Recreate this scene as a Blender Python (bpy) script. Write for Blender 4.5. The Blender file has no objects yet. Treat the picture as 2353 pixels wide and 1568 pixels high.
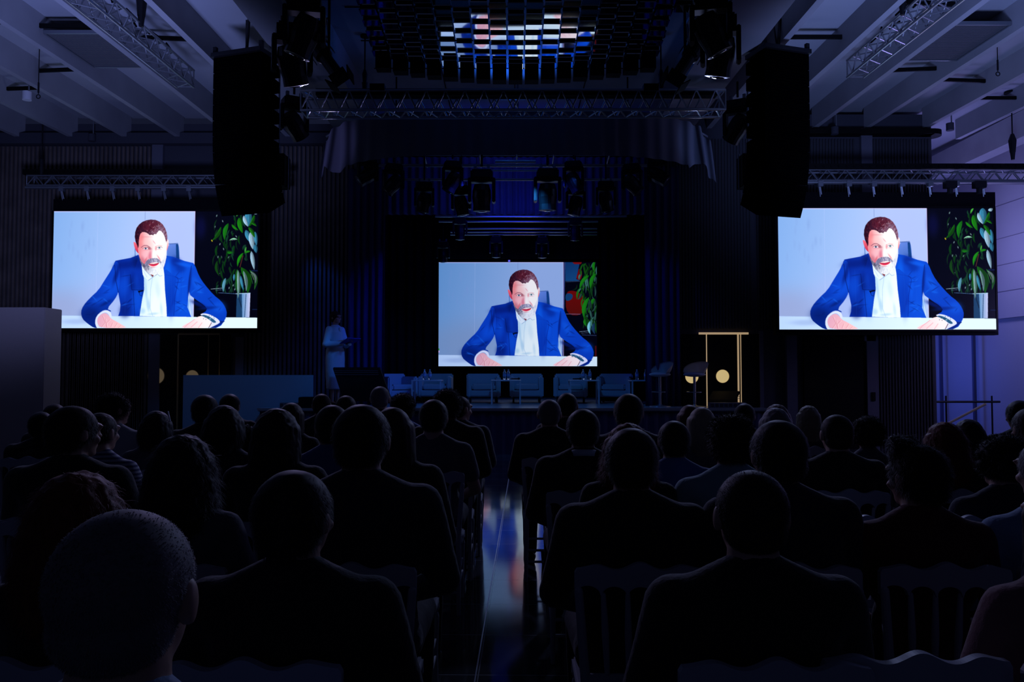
import bpy, bmesh, math, random
import numpy as np
from mathutils import Vector, Matrix, Euler
random.seed(7)
R = math.radians
S = bpy.context.scene
C = S.collection

# ------------------------------------------------------------------ camera, world, exposure
F, PITCH, CAMH = 1830.0, R(2.22), 1.5
cam = bpy.data.cameras.new('camera'); cam.lens = 36 * F / 2353; cam.sensor_width = 36
cam.clip_start = 0.05; cam.clip_end = 200
co = bpy.data.objects.new('camera', cam); C.objects.link(co)
co.location = (0, 0, CAMH); co.rotation_euler = (R(90) + PITCH, 0, 0)
S.camera = co
S.view_settings.view_transform = 'Standard'; S.view_settings.look = 'None'
S.view_settings.exposure = 0.0; S.view_settings.gamma = 1.0; S.view_settings.use_curve_mapping = False
W = bpy.data.worlds.new('world'); S.world = W; W.use_nodes = True
W.node_tree.nodes['Background'].inputs[0].default_value = (0.28, 0.36, 1.0, 1)
W.node_tree.nodes['Background'].inputs[1].default_value = 0.022

def at(px, py, Y):
    """the point at depth Y (metres from the lens) seen at photo position px, py"""
    u, v = (px - 1176.5) / F, (784 - py) / F
    dy, dz = math.cos(PITCH) - v * math.sin(PITCH), math.sin(PITCH) + v * math.cos(PITCH)
    k = Y / dy
    return Vector((u * k, Y, CAMH + dz * k))

def lamp(name, kind, loc, energy, color, target=None, size=0.2, angle=60, blend=0.6):
    l = bpy.data.lights.new(name, kind); l.energy = energy; l.color = color
    if kind == 'SPOT': l.spot_size = R(angle); l.spot_blend = blend; l.shadow_soft_size = size
    elif kind == 'AREA': l.size = size
    else: l.shadow_soft_size = size
    o = bpy.data.objects.new(name, l); C.objects.link(o); o.location = loc
    if target is not None:
        o.rotation_euler = (Vector(target) - Vector(loc)).to_track_quat('-Z', 'Y').to_euler()
    return o
BLUE = (0.03, 0.14, 1.0); NAVY = (0.02, 0.04, 1.0); LILAC = (0.37, 0.36, 1.0)
lamp('stage_wash_light', 'SPOT', (1.2, 13.9, 5.0), 150, BLUE, (-2.8, 16.2, 1.2), 0.1, 36)
lamp('stage_back_light', 'SPOT', (-4.6, 15.4, 4.6), 60, (0.01, 0.10, 1.0), (-2.6, 17.0, 1.0), 0.1, 34)
lamp('stage_wash_light', 'SPOT', (0.3, 14.2, 4.9), 95, (0.03, 0.3, 1.0), (0.3, 16.8, 0.8), 0.1, 95)
lamp('curtain_light', 'SPOT', (-0.6, 13.8, 5.0), 150, NAVY, (-2.75, 16.3, 2.6), 0.1, 38)
lamp('curtain_light', 'SPOT', (0.6, 13.8, 5.0), 70, NAVY, (3.1, 16.3, 2.6), 0.1, 38)
lamp('border_light', 'AREA', (0, 15.6, 4.7), 12, NAVY, (0, 17.0, 5.2), 1.2)
lamp('side_room_light', 'POINT', (9.2, 16.9, 4.1), 95, LILAC, size=0.4)
lamp('side_room_light', 'POINT', (9.6, 13.6, 2.6), 60, (0.42, 0.36, 1.0), size=0.4)
lamp('corridor_light', 'POINT', (9.0, 19.6, 1.9), 75, (0.06, 0.14, 1.0), size=0.6)
lamp('added_ceiling_fill', 'SPOT', (4.6, 7.6, 2.4), 720, (0.27, 0.38, 1.0), (7.6, 11.4, 6.4), 0.5, 100)  # pair of added spots without fixtures, brightening the ceiling
lamp('added_ceiling_fill', 'SPOT', (-4.6, 7.6, 2.4), 720, (0.29, 0.37, 1.0), (-7.8, 11.4, 6.4), 0.5, 100)
lamp('added_mid_ceiling_fill', 'SPOT', (0, 13.7, 5.95), 45, (0.02, 0.16, 1.0), (0, 12.6, 6.7), 0.2, 150)  # unseen spot added to tint the central slab blue
lamp('board_light', 'SPOT', (-1.8, 12.8, 5.0), 190, (0.02, 0.24, 1.0), (-4.9, 14.8, 0.9), 0.1, 34)
lamp('presenter_light', 'SPOT', (0.6, 12.6, 5.0), 150, (0.02, 0.20, 1.0), (-3.3, 15.3, 1.6), 0.1, 16)
lamp('added_audience_rim', 'SPOT', (-3.0, 13.0, 5.25), 360, (0.5, 0.46, 1.0), (-1.6, 4.0, 1.2), 0.15, 62)  # two added spots giving the heads and shoulders their rims
lamp('added_audience_rim', 'SPOT', (3.0, 13.0, 5.25), 360, (0.42, 0.5, 1.0), (1.6, 4.0, 1.2), 0.15, 62)
lamp('added_skirt_fill', 'SPOT', (-6.4, 12.9, 5.3), 95, (0.3, 0.32, 1.0), (-3.3, 14.0, 5.45), 0.1, 22)  # spots added outside the skirt to bring out its lilac end folds
lamp('added_skirt_fill', 'SPOT', (6.4, 12.7, 5.3), 110, (0.22, 0.36, 1.0), (3.45, 14.0, 5.45), 0.1, 24)
lamp('front_floor_light', 'SPOT', (0, 12.4, 4.9), 30, NAVY, (0, 14.4, 0.3), 0.1, 110)

# ------------------------------------------------------------------ materials
MATS = {}
def mat(name, col, rough=0.6, metal=0.0, spec=0.5, emit=None, es=1.0, bump=0.0, bscale=40, var=0.0, vscale=6):
    if name in MATS: return MATS[name]
    m = bpy.data.materials.new(name); m.use_nodes = True; nt = m.node_tree; p = nt.nodes['Principled BSDF']
    p.inputs['Base Color'].default_value = (*col, 1); p.inputs['Roughness'].default_value = rough
    p.inputs['Metallic'].default_value = metal; p.inputs['Specular IOR Level'].default_value = spec
    if emit: p.inputs['Emission Color'].default_value = (*emit, 1); p.inputs['Emission Strength'].default_value = es
    if bump or var:
        tc = nt.nodes.new('ShaderNodeTexCoord'); n = nt.nodes.new('ShaderNodeTexNoise')
        n.inputs['Scale'].default_value = bscale if bump else vscale; n.inputs['Detail'].default_value = 4
        nt.links.new(tc.outputs['Object'], n.inputs['Vector'])
        if bump:
            b = nt.nodes.new('ShaderNodeBump'); b.inputs['Strength'].default_value = bump; b.inputs['Distance'].default_value = 0.01
            nt.links.new(n.outputs['Fac'], b.inputs['Height']); nt.links.new(b.outputs['Normal'], p.inputs['Normal'])
        if var:
            n2 = nt.nodes.new('ShaderNodeTexNoise'); n2.inputs['Scale'].default_value = vscale
            nt.links.new(tc.outputs['Object'], n2.inputs['Vector'])
            r = nt.nodes.new('ShaderNodeValToRGB')
            r.color_ramp.elements[0].position = 0.3; r.color_ramp.elements[1].position = 0.7
            r.color_ramp.elements[0].color = (*[c * (1 - var) for c in col], 1)
            r.color_ramp.elements[1].color = (*[min(1, c * (1 + var)) for c in col], 1)
            nt.links.new(n2.outputs['Fac'], r.inputs['Fac']); nt.links.new(r.outputs['Color'], p.inputs['Base Color'])
    MATS[name] = m; return m

def floor_mat():
    m = bpy.data.materials.new('polished_tiles'); m.use_nodes = True; nt = m.node_tree; p = nt.nodes['Principled BSDF']
    tc = nt.nodes.new('ShaderNodeTexCoord'); mp = nt.nodes.new('ShaderNodeMapping')
    mp.inputs['Rotation'].default_value = (0, 0, R(1.05)); mp.inputs['Location'].default_value = (0.24, 0.2, 0)
    br = nt.nodes.new('ShaderNodeTexBrick'); br.offset = 0.0; br.inputs['Scale'].default_value = 1.0
    br.inputs['Brick Width'].default_value = 0.6; br.inputs['Row Height'].default_value = 0.6
    br.inputs['Mortar Size'].default_value = 0.0035; br.inputs['Mortar Smooth'].default_value = 0.2
    br.inputs['Color1'].default_value = (0.05, 0.055, 0.065, 1); br.inputs['Color2'].default_value = (0.06, 0.065, 0.075, 1)
    br.inputs['Mortar'].default_value = (0.42, 0.42, 0.42, 1)
    nt.links.new(tc.outputs['Object'], mp.inputs['Vector']); nt.links.new(mp.outputs['Vector'], br.inputs['Vector'])
    nt.links.new(br.outputs['Color'], p.inputs['Base Color'])
    n = nt.nodes.new('ShaderNodeTexNoise'); n.inputs['Scale'].default_value = 2.2; n.inputs['Detail'].default_value = 3
    nt.links.new(tc.outputs['Object'], n.inputs['Vector'])
    mr = nt.nodes.new('ShaderNodeMapRange'); mr.inputs['To Min'].default_value = 0.05; mr.inputs['To Max'].default_value = 0.13
    nt.links.new(n.outputs['Fac'], mr.inputs['Value']); nt.links.new(mr.outputs['Result'], p.inputs['Roughness'])
    b = nt.nodes.new('ShaderNodeBump'); b.inputs['Strength'].default_value = 0.25; b.inputs['Distance'].default_value = 0.004
    b.invert = True
    nt.links.new(br.outputs['Fac'], b.inputs['Height']); nt.links.new(b.outputs['Normal'], p.inputs['Normal'])
    p.inputs['Specular IOR Level'].default_value = 0.4
    return m

M_floor = floor_mat()
M_conc = mat('painted_concrete', (0.36, 0.36, 0.38), 0.8, bump=0.1, bscale=25, var=0.08, vscale=1.5)
M_slab = mat('painted_slab', (0.42, 0.43, 0.46), 0.85, var=0.06, vscale=0.8)
M_darkwall = mat('dark_wall_paint', (0.045, 0.045, 0.06), 0.8)
M_slatshade = mat('shaded_wood_slats', (0.03, 0.03, 0.035), 0.7)  # right wall slats: same wood with shade put into the colour
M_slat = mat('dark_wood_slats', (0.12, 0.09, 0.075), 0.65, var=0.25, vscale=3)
M_pil = mat('grey_pilaster', (0.11, 0.11, 0.14), 0.7)
M_white = mat('white_wall', (0.6, 0.6, 0.62), 0.8)
M_black = mat('black_paint', (0.003, 0.003, 0.0035), 0.6, spec=0.15)
M_boxblk = mat('speaker_black', (0.001, 0.001, 0.0013), 0.95, spec=0.0)
M_trussd = mat('grey_green_truss', (0.045, 0.07, 0.065), 0.6, 0.2)  # dark grey-green metal tone
M_blackm = mat('black_metal', (0.008, 0.008, 0.010), 0.45, 0.0, 0.3)
M_cloth = mat('black_cloth', (0.018, 0.018, 0.024), 0.95, spec=0.1)
M_skirt = mat('grey_skirt_cloth', (0.16, 0.16, 0.19), 0.9, spec=0.1)
M_velvet = mat('blue_velvet', (0.10, 0.10, 0.24), 0.95, spec=0.1)
M_border = mat('blue_border_cloth', (0.2, 0.2, 0.3), 0.9, spec=0.1)
M_alu = mat('aluminium', (0.55, 0.57, 0.6), 0.3, 0.9)
M_alud = mat('dull_aluminium', (0.28, 0.3, 0.33), 0.45, 0.8)
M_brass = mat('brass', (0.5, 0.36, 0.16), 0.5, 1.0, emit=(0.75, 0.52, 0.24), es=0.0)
M_brassglow = mat('glowing_brass', (0.7, 0.6, 0.4), 0.4, emit=(0.72, 0.5, 0.27), es=0.5)  # right door brass, its bright reflection put in as emission
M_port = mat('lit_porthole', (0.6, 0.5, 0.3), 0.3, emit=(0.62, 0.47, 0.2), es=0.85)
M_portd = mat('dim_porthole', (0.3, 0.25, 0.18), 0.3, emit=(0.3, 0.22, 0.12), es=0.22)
M_mirror = mat('mirror_tile', (0.85, 0.87, 0.9), 0.03, 1.0)
M_stagetop = mat('stage_deck', (0.3, 0.32, 0.35), 0.22, bump=0.05)
M_stagef = mat('stage_skirt', (0.06, 0.06, 0.12), 0.8)
M_lens = mat('glass_lens', (0.02, 0.02, 0.03), 0.05, spec=0.9)
M_chair = mat('pale_chair_paint', (0.42, 0.44, 0.5), 0.45, spec=0.35)
M_cush = mat('chair_seat_pad', (0.2, 0.2, 0.22), 0.8)
M_leather = mat('white_leather', (0.48, 0.5, 0.54), 0.45)
M_tab = mat('white_table_paint', (0.6, 0.62, 0.66), 0.35)
M_plast = mat('clear_bottle', (0.5, 0.6, 0.7), 0.08, spec=0.9)
M_plast.node_tree.nodes['Principled BSDF'].inputs['Transmission Weight'].default_value = 0.75
M_board = mat('white_board', (0.3, 0.33, 0.36), 0.5)
M_block = mat('brown_grey_panel', (0.36, 0.3, 0.29), 0.8, bump=0.2)
M_grille = mat('vent_grille', (0.10, 0.10, 0.11), 0.6)
M_skin = mat('skin', (0.5, 0.3, 0.22), 0.5)
M_shoe = mat('black_shoes', (0.01, 0.01, 0.01), 0.25)
M_screenframe = mat('screen_housing', (0.003, 0.003, 0.005), 0.8, spec=.1)
M_dress = mat('pale_dress', (0.5, 0.56, 0.62), 0.7)
M_lilacw = mat('white_block_wall', (0.42, 0.40, 0.46), 0.85)
M_cup = mat('dark_cup', (0.01, 0.01, 0.012), 0.5)

# ------------------------------------------------------------------ mesh helpers
def bm_box(bm, c, s, rot=None):
    r = bmesh.ops.create_cube(bm, size=1.0)
    mt = Matrix.Translation(Vector(c)) @ (rot if rot is not None else Matrix.Identity(4)) @ Matrix.Diagonal((*s, 1))
    bmesh.ops.transform(bm, matrix=mt, verts=r['verts']); return r['verts']
def bm_cyl(bm, a, b, r1, r2=None, n=10, cap=True):
    a, b = Vector(a), Vector(b); d = b - a
    r = bmesh.ops.create_cone(bm, cap_ends=cap, segments=n, radius1=r1, radius2=r1 if r2 is None else r2, depth=d.length)
    mt = Matrix.Translation((a + b) / 2) @ d.to_track_quat('Z', 'Y').to_matrix().to_4x4()
    bmesh.ops.transform(bm, matrix=mt, verts=r['verts']); return r['verts']
def bm_sph(bm, c, s, n=12, rot=None):
    r = bmesh.ops.create_uvsphere(bm, u_segments=n, v_segments=max(6, n * 2 // 3), radius=1.0)
    if not hasattr(s, '__len__'): s = (s, s, s)
    mt = Matrix.Translation(Vector(c)) @ (rot if rot is not None else Matrix.Identity(4)) @ Matrix.Diagonal((*s, 1))
    bmesh.ops.transform(bm, matrix=mt, verts=r['verts']); return r['verts']
def bm_cap(bm, a, b, ra, rb, n=12):
    """closed tapered capsule"""
    a, b = Vector(a), Vector(b); d = b - a
    if d.length < 1e-5: d = Vector((0, 0, 1e-4)); b = a + d
    q = d.to_track_quat('Z', 'Y').to_matrix(); rings = []
    for c, r, angs in ((a, ra, (-60, -30, 0)), (b, rb, (0, 30, 60))):
        for g in angs:
            rr, zz = r * math.cos(R(g)), r * math.sin(R(g))
            rings.append([bm.verts.new(c + q @ Vector((rr * math.cos(2 * math.pi * i / n), rr * math.sin(2 * math.pi * i / n), zz))) for i in range(n)])
    for u, v in zip(rings, rings[1:]):
        for i in range(n): bm.faces.new((u[i], u[(i + 1) % n], v[(i + 1) % n], v[i]))
    lo, hi = bm.verts.new(a - q @ Vector((0, 0, ra))), bm.verts.new(b + q @ Vector((0, 0, rb)))
    for i in range(n):
        bm.faces.new((rings[0][(i + 1) % n], rings[0][i], lo)); bm.faces.new((rings[-1][i], rings[-1][(i + 1) % n], hi))
def bm_lathe(bm, prof, c=(0, 0, 0), n=16):
    rings = []
    for r, z in prof:
        rings.append([bm.verts.new((c[0] + r * math.cos(2 * math.pi * i / n), c[1] + r * math.sin(2 * math.pi * i / n), c[2] + z)) for i in range(n)])
    for a, b in zip(rings, rings[1:]):
        for i in range(n): bm.faces.new((a[i], a[(i + 1) % n], b[(i + 1) % n], b[i]))
    bm.faces.new(rings[0][::-1]); bm.faces.new(rings[-1])
def bm_poly(bm, pts, th, axis='y'):
    """extruded outline, pts in x,z; thickness along y"""
    f = [bm.verts.new((x, -th / 2, z)) for x, z in pts]; b = [bm.verts.new((x, th / 2, z)) for x, z in pts]
    n = len(pts); bm.faces.new(f); bm.faces.new(b[::-1])
    for i in range(n): bm.faces.new((f[(i + 1) % n], f[i], b[i], b[(i + 1) % n]))
def mk(fn, name='m', smooth=False, bev=0):
    bm = bmesh.new(); fn(bm)
    if bev:
        bmesh.ops.bevel(bm, geom=[e for e in bm.edges], offset=bev, segments=2, affect='EDGES', clamp_overlap=True)
    bmesh.ops.recalc_face_normals(bm, faces=bm.faces)
    me = bpy.data.meshes.new(name); bm.to_mesh(me); bm.free()
    if smooth:
        for p in me.polygons: p.use_smooth = True
    return me
def link(name, me, m=None, parent=None, loc=None, rot=None, scale=None):
    o = bpy.data.objects.new(name, me); C.objects.link(o)
    if m is not None and me is not None:
        if not me.materials: me.materials.append(m)
        elif me.materials[0] != m:
            o.material_slots[0].link = 'OBJECT'; o.material_slots[0].material = m
    if parent is not None: o.parent = parent
    if loc is not None: o.location = loc
    if rot is not None: o.rotation_euler = rot
    if scale is not None: o.scale = scale if hasattr(scale, '__len__') else (scale,) * 3
    return o
def part(name, fn, m, parent, smooth=False, bev=0, **k):
    return link(name, mk(fn, name, smooth, bev), m, parent, **k)
def tag(o, label, cat, group=None, kind=None):
    o['label'] = label; o['category'] = cat
    if group: o['group'] = group
    if kind: o['kind'] = kind
    return o
def thing(name, label, cat, loc=(0, 0, 0), rz=0, group=None):
    o = bpy.data.objects.new(name, None); C.objects.link(o); o.empty_display_size = 0.1
    o.location = loc; o.rotation_euler = (0, 0, rz); return tag(o, label, cat, group)
def struct(name, fn, m, parent=None, smooth=False):
    o = link(name, mk(fn, name, smooth), m, parent)
    if parent is None: o['kind'] = 'structure'
    return o
def copy_tree(o, parent=None):
    c = o.copy(); C.objects.link(c)
    if parent is not None: c.parent = parent
    for ch in list(o.children): copy_tree(ch, c)
    return c
def box_part(name, c, s, m, parent, bev=0, **k): return part(name, lambda bm: bm_box(bm, c, s), m, parent, bev=bev, **k)
def cyl_part(name, a, b, r, m, parent, r2=None, n=12, **k): return part(name, lambda bm: bm_cyl(bm, a, b, r, r2, n), m, parent, smooth=False, **k)

# ------------------------------------------------------------------ what the screens show
def lin(c):
    c = np.asarray(c, float) / 255.0
    return np.where(c <= 0.04045, c / 12.92, ((c + 0.055) / 1.055) ** 2.4)
X0, X1, Y0, Y1, STEP = 65, 2270, 82, 1298, 3.6
NX, NY = int((X1 - X0) / STEP) + 1, int((Y1 - Y0) / STEP) + 1
GX, GY = np.meshgrid(np.linspace(X0, X1, NX), np.linspace(Y0, Y1, NY))

def inside(pts, gx, gy):
    ins = np.zeros(gx.shape, bool); n = len(pts)
    for i in range(n):
        x1, y1 = pts[i]; x2, y2 = pts[(i + 1) % n]
        if y1 == y2: continue
        c = ((y1 > gy) != (y2 > gy)) & (gx < (x2 - x1) * (gy - y1) / (y2 - y1) + x1)
        ins ^= c
    return ins
class Canvas:
    def __init__(s): s.a = np.zeros((NY, NX, 3))
    def blend(s, sl, al, col):
        al = al[..., None]; s.a[sl] = s.a[sl] * (1 - al) + col * al
    def poly(s, pts, col, col2=None, ax=None, alpha=1.0, soft=0):
        """col to col2 along ax = (x0,y0,x1,y1)"""
        pts = smoothp(pts) if soft else pts
        xs = [p[0] for p in pts]; ys = [p[1] for p in pts]
        i0 = max(0, int((min(ys) - Y0) / STEP) - 1); i1 = min(NY, int((max(ys) - Y0) / STEP) + 3)
        j0 = max(0, int((min(xs) - X0) / STEP) - 1); j1 = min(NX, int((max(xs) - X0) / STEP) + 3)
        if i1 <= i0 or j1 <= j0: return
        sl = (slice(i0, i1), slice(j0, j1)); gx, gy = GX[sl], GY[sl]
        al = np.zeros(gx.shape)
        for ox in (-1.2, 0, 1.2):
            for oy in (-1.2, 0, 1.2): al += inside(pts, gx + ox, gy + oy)
        al = al / 9.0 * alpha
        c = np.broadcast_to(np.asarray(col, float), gx.shape + (3,))
        if col2 is not None:
            x0, y0, x1, y1 = ax; d2 = (x1 - x0) ** 2 + (y1 - y0) ** 2
            t = np.clip(((gx - x0) * (x1 - x0) + (gy - y0) * (y1 - y0)) / d2, 0, 1)[..., None]
            c = np.asarray(col, float) * (1 - t) + np.asarray(col2, float) * t
        s.blend(sl, al, c)
    def blob(s, x, y, rx, ry, col, alpha=0.5, rot=0, hard=1.5, clip=None):
        m = max(rx, ry) * (2.4 if hard <= 1.5 else 1.6); j0, j1 = [int(min(max((q - X0) / STEP, 0), NX)) for q in (x - m, x + m + 4)]; i0, i1 = [int(min(max((q - Y0) / STEP, 0), NY)) for q in (y - m, y + m + 4)]
        if j1 <= j0 or i1 <= i0: return
        sl = (slice(i0, i1), slice(j0, j1)); c, n = math.cos(rot), math.sin(rot)
        dx, dy = GX[sl] - x, GY[sl] - y; u = (dx * c + dy * n) / rx; v = (-dx * n + dy * c) / ry
        al = np.exp(-((u * u + v * v) ** hard)) * alpha
        if clip is not None: al = al * inside(clip, GX[sl], GY[sl])
        s.blend(sl, al, np.asarray(col, float))
    def line(s, pts, w, col, alpha=1.0, w2=None):
        w2 = w if w2 is None else w2; n = len(pts) - 1
        for i, ((ax, ay), (bx, by)) in enumerate(zip(pts, pts[1:])):
            wa, wb = w + (w2 - w) * i / n, w + (w2 - w) * (i + 1) / n
            l = math.hypot(bx - ax, by - ay) or 1; nx, ny = -(by - ay) / l, (bx - ax) / l
            s.poly([(ax + nx * wa / 2, ay + ny * wa / 2), (bx + nx * wb / 2, by + ny * wb / 2),
                    (bx - nx * wb / 2, by - ny * wb / 2), (ax - nx * wa / 2, ay - ny * wa / 2)], col, alpha=alpha)
    def leaf(s, x0, y0, x1, y1, w, col, col2=None, bend=0.12):
        dx, dy = x1 - x0, y1 - y0; l = math.hypot(dx, dy); nx, ny = -dy / l, dx / l
        up, dn = [], []
        for k in range(9):
            t = k / 8; ww = w / 2 * math.sin(math.pi * t ** 0.8) ** 0.8 if 0 < t < 1 else 0
            cx, cy = x0 + dx * t + nx * bend * l * math.sin(math.pi * t), y0 + dy * t + ny * bend * l * math.sin(math.pi * t)
            up.append((cx + nx * ww, cy + ny * ww)); dn.append((cx - nx * ww, cy - ny * ww))
        s.poly(up + dn[::-1], col, col2 if col2 is not None else [c * 0.45 for c in col],
               (x0 + nx * w / 2, y0 + ny * w / 2, x0 - nx * w / 2, y0 - ny * w / 2))
def smoothp(pts, it=2):
    for _ in range(it):
        q = []
        for i in range(len(pts)):
            a, b = pts[i], pts[(i + 1) % len(pts)]
            q += [(a[0] * .75 + b[0] * .25, a[1] * .75 + b[1] * .25), (a[0] * .25 + b[0] * .75, a[1] * .25 + b[1] * .75)]
        pts = q
    return pts

def paint(centre):
    rnd = random.Random(3); c = Canvas()
    # wall behind the speaker
    c.poly([(0, 0), (1588, 0), (1588, 1400), (0, 1400)], (130, 172, 232), (176, 200, 248), (65, 300, 1150, 520))
    c.blob(1350, 500, 420, 700, (172, 186, 245), 0.6)
    c.blob(120, 1120, 480, 240, (150, 160, 205), 0.75)
    c.blob(700, 1000, 300, 260, (165, 180, 238), 0.6)
    if centre:
        c.poly([(0, 0), (1588, 0), (1588, 1400), (0, 1400)], (88, 142, 200), (140, 172, 225), (65, 300, 1150, 520), alpha=0.75)
        c.blob(450, 1050, 520, 300, (125, 148, 190), 0.6)
    c.line([(540, 82), (535, 1163)], 4, (195, 205, 255), 0.35)
    c.line([(1048, 82), (1048, 175)], 4, (110, 130, 180), 0.7)
    c.line([(65, 86), (1588, 84)], 8, (225, 205, 255), 0.6)
    for _ in range(14):
        c.blob(rnd.uniform(150, 500), rnd.uniform(200, 650), 14, 50, (125, 155, 215), 0.18)
    # dark side with shelf and plant
    c.poly([(1588, 0), (2300, 0), (2300, 1400), (1588, 1400)], (2, 3, 16))
    if not centre:
        c.blob(1650, 250, 60, 120, (10, 12, 70), 0.6)
        c.line([(2200, 702), (2270, 702)], 10, (15, 30, 80), 0.9)
        c.line([(2215, 1104), (2270, 1104)], 8, (15, 30, 70), 0.9)
        for (x, y) in [(1800, 240), (1815, 130), (1860, 420), (1890, 190), (1835, 560), (1880, 560), (1900, 620), (1950, 560), (2000, 460), (1870, 720), (1960, 880), (1990, 900), (2010, 860), (2020, 900), (1900, 480), (2030, 340)]:
            c.blob(x + rnd.uniform(-6, 6), y + rnd.uniform(-6, 6), 5, 12, (150, 190, 190), 0.8, rnd.uniform(-.6, .6))
        for _ in range(70):
            x, y = rnd.uniform(1810, 2150), rnd.uniform(90, 900)
            c.leaf(x, y, x + rnd.uniform(-30, 30), y + rnd.uniform(40, 140), rnd.uniform(10, 26), rnd.choice([(10, 40, 20), (8, 55, 14), (16, 60, 40)]), (3, 15, 14))
        def k4(x, y): return ((x / 5.23 + 360) * 4.357, (y / 5.23 + 10) * 4.357)
        G, GL, BL, BW = (25, 130, 15), (70, 175, 60), (60, 150, 195), (170, 215, 245)
        L4 = [(360, 240, 245, 415, 34, G, -.12), (455, 195, 410, 415, 46, (20, 115, 20), .1), (495, 210, 585, 285, 26, G, .05),
              (590, 125, 640, 320, 52, G, .05), (600, 45, 560, 115, 18, GL, .1), (575, 400, 465, 415, 14, (140, 210, 170), .15),
              (440, 560, 520, 562, 34, (20, 120, 20), 0), (320, 660, 350, 860, 30, (15, 60, 15), .15),
              (710, 40, 715, 235, 78, BL, 0), (650, 100, 710, 240, 40, BW, .05), (800, 45, 815, 85, 50, BW, 0),
              (790, 90, 715, 240, 34, G, -.1), (745, 190, 820, 235, 26, G, -.1),
              (680, 280, 745, 440, 56, BL, 0), (745, 300, 775, 525, 62, BW, 0), (800, 300, 822, 480, 40, BL, 0),
              (715, 245, 800, 380, 38, G, -.06), (800, 460, 820, 570, 46, (50, 130, 170), 0),
              (755, 545, 797, 780, 44, BW, 0), (690, 490, 670, 575, 14, GL, 0), (745, 548, 665, 575, 20, G, .1),
              (655, 565, 580, 745, 30, G, .12), (575, 770, 585, 1080, 64, (30, 110, 30), -.05), (585, 780, 590, 1140, 34, (150, 205, 205), -.03),
              (625, 745, 715, 1075, 80, (25, 125, 20), -.15), (655, 790, 695, 1050, 34, (150, 205, 215), -.08),
              (735, 780, 800, 1030, 44, (50, 150, 60), -.2), (750, 800, 812, 950, 24, (190, 225, 235), -.2),
              (540, 830, 535, 920, 22, BL, 0), (430, 880, 400, 1060, 34, (90, 160, 190), .05), (620, 850, 660, 1040, 30, BL, 0)]
        # pot first
        p = [k4(575, 1075), k4(750, 1068), k4(742, 1372), k4(570, 1372)]
        c.poly(p, (25, 60, 95), (25, 60, 100), (0, 0, 1, 1))
        c.poly([k4(640, 1072), k4(750, 1068), k4(742, 1372), k4(650, 1372)], (90, 140, 190), (190, 195, 235), (k4(640, 1)[0], 0, k4(745, 1)[0], 0))
        c.line([k4(695, 1080), k4(680, 1370)], 8, (25, 60, 100), 0.8); c.line([k4(600, 1120), k4(640, 1250)], 12, (15, 35, 60), 0.8)
        c.line([k4(560, 1078), k4(750, 1070)], 8, (170, 210, 240), 0.8)
        for a in L4:
            x0, y0 = k4(a[0], a[1]); x1, y1 = k4(a[2], a[3])
            c.leaf(x0, y0, x1, y1, a[4] * 1.0, a[5], [q * .45 for q in a[5]], a[6]); c.line([(x0 * .8 + x1 * .2, y0 * .8 + y1 * .2), (x0 * .3 + x1 * .7, y0 * .3 + y1 * .7)], 3, [min(255, q * 1.4 + 20) for q in a[5]], .5)
        c.line([k4(650, 600), k4(610, 750)], 6, (190, 90, 60), 0.5)
        c.line([k4(240, 1020), k4(385, 1008)], 4, (170, 200, 220), 0.9); c.line([k4(300, 1035), k4(380, 1028)], 3, (90, 120, 160), 0.9)
        c.line([k4(340, 1066), k4(560, 1078)], 4, (90, 130, 190), 0.8)
        c.line([k4(240, 405), k4(250, 425)], 10, (210, 190, 30), 0.9)
    else:
        def kc(x, y): return ((x - 95 + 57) / 1.14 + 65, (y - 75) / 1.14 + 82)
        c.poly([kc(1800, 60), kc(2000, 60), kc(1945, 300), kc(2000, 325), kc(1800, 330)], (12, 50, 105), (18, 70, 125), (*kc(1800, 60), *kc(1900, 330)))
        c.poly([kc(1880, 60), kc(2030, 60), kc(2010, 100), kc(1920, 100)], (120, 15, 20))
        c.poly(smoothp([kc(1985, 150), kc(2030, 200), kc(2010, 320), kc(1940, 300), kc(1965, 220)]), (110, 10, 15))
        c.line([kc(1805, 338), kc(2000, 330)], 8, (50, 60, 90), 0.8)
        c.poly(smoothp([kc(1805, 480), kc(1880, 450), kc(1990, 480), kc(2060, 560), kc(2040, 790), kc(1805, 780)], 2), (105, 8, 8), (85, 12, 8), (*kc(1850, 480), *kc(1850, 780)))
        c.poly(smoothp([kc(1800, 495), kc(1870, 490), kc(1905, 520), kc(1880, 580), kc(1800, 600)]), (15, 60, 110))
        c.line([kc(1805, 766), kc(2000, 770)], 7, (120, 90, 130), 0.9)
        c.leaf(*kc(1955, 370), *kc(1885, 445), 14, (25, 85, 35), None, -.3)
        for _ in range(95):
            x, y = rnd.uniform(2010, 2230), rnd.uniform(60, 900)
            if y > 600: x = rnd.uniform(2060, 2230)
            g = rnd.choice([(18, 85, 20), (25, 105, 25), (12, 55, 22), (60, 120, 110)])
            a, b = kc(x, y), kc(x + rnd.uniform(-60, 40), y + rnd.uniform(60, 180)); c.leaf(*a, *b, rnd.uniform(12, 30), g, None, rnd.uniform(-.15, .15))
        for a in [(2120, 250, 1990, 440, 50), (2215, 220, 2140, 440, 55), (2120, 540, 2050, 830, 60), (2200, 60, 2190, 200, 40), (2060, 830, 2085, 930, 40), (2190, 560, 2160, 640, 44)]:
            c.leaf(*kc(a[0], a[1]), *kc(a[2], a[3]), a[4] * .85, (22, 125, 22), (8, 70, 14))
        c.leaf(*kc(2130, 860), *kc(2135, 1040), 34, (130, 210, 225), (40, 120, 160)); c.leaf(*kc(2190, 880), *kc(2195, 1040), 40, (25, 60, 95), None)
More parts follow.
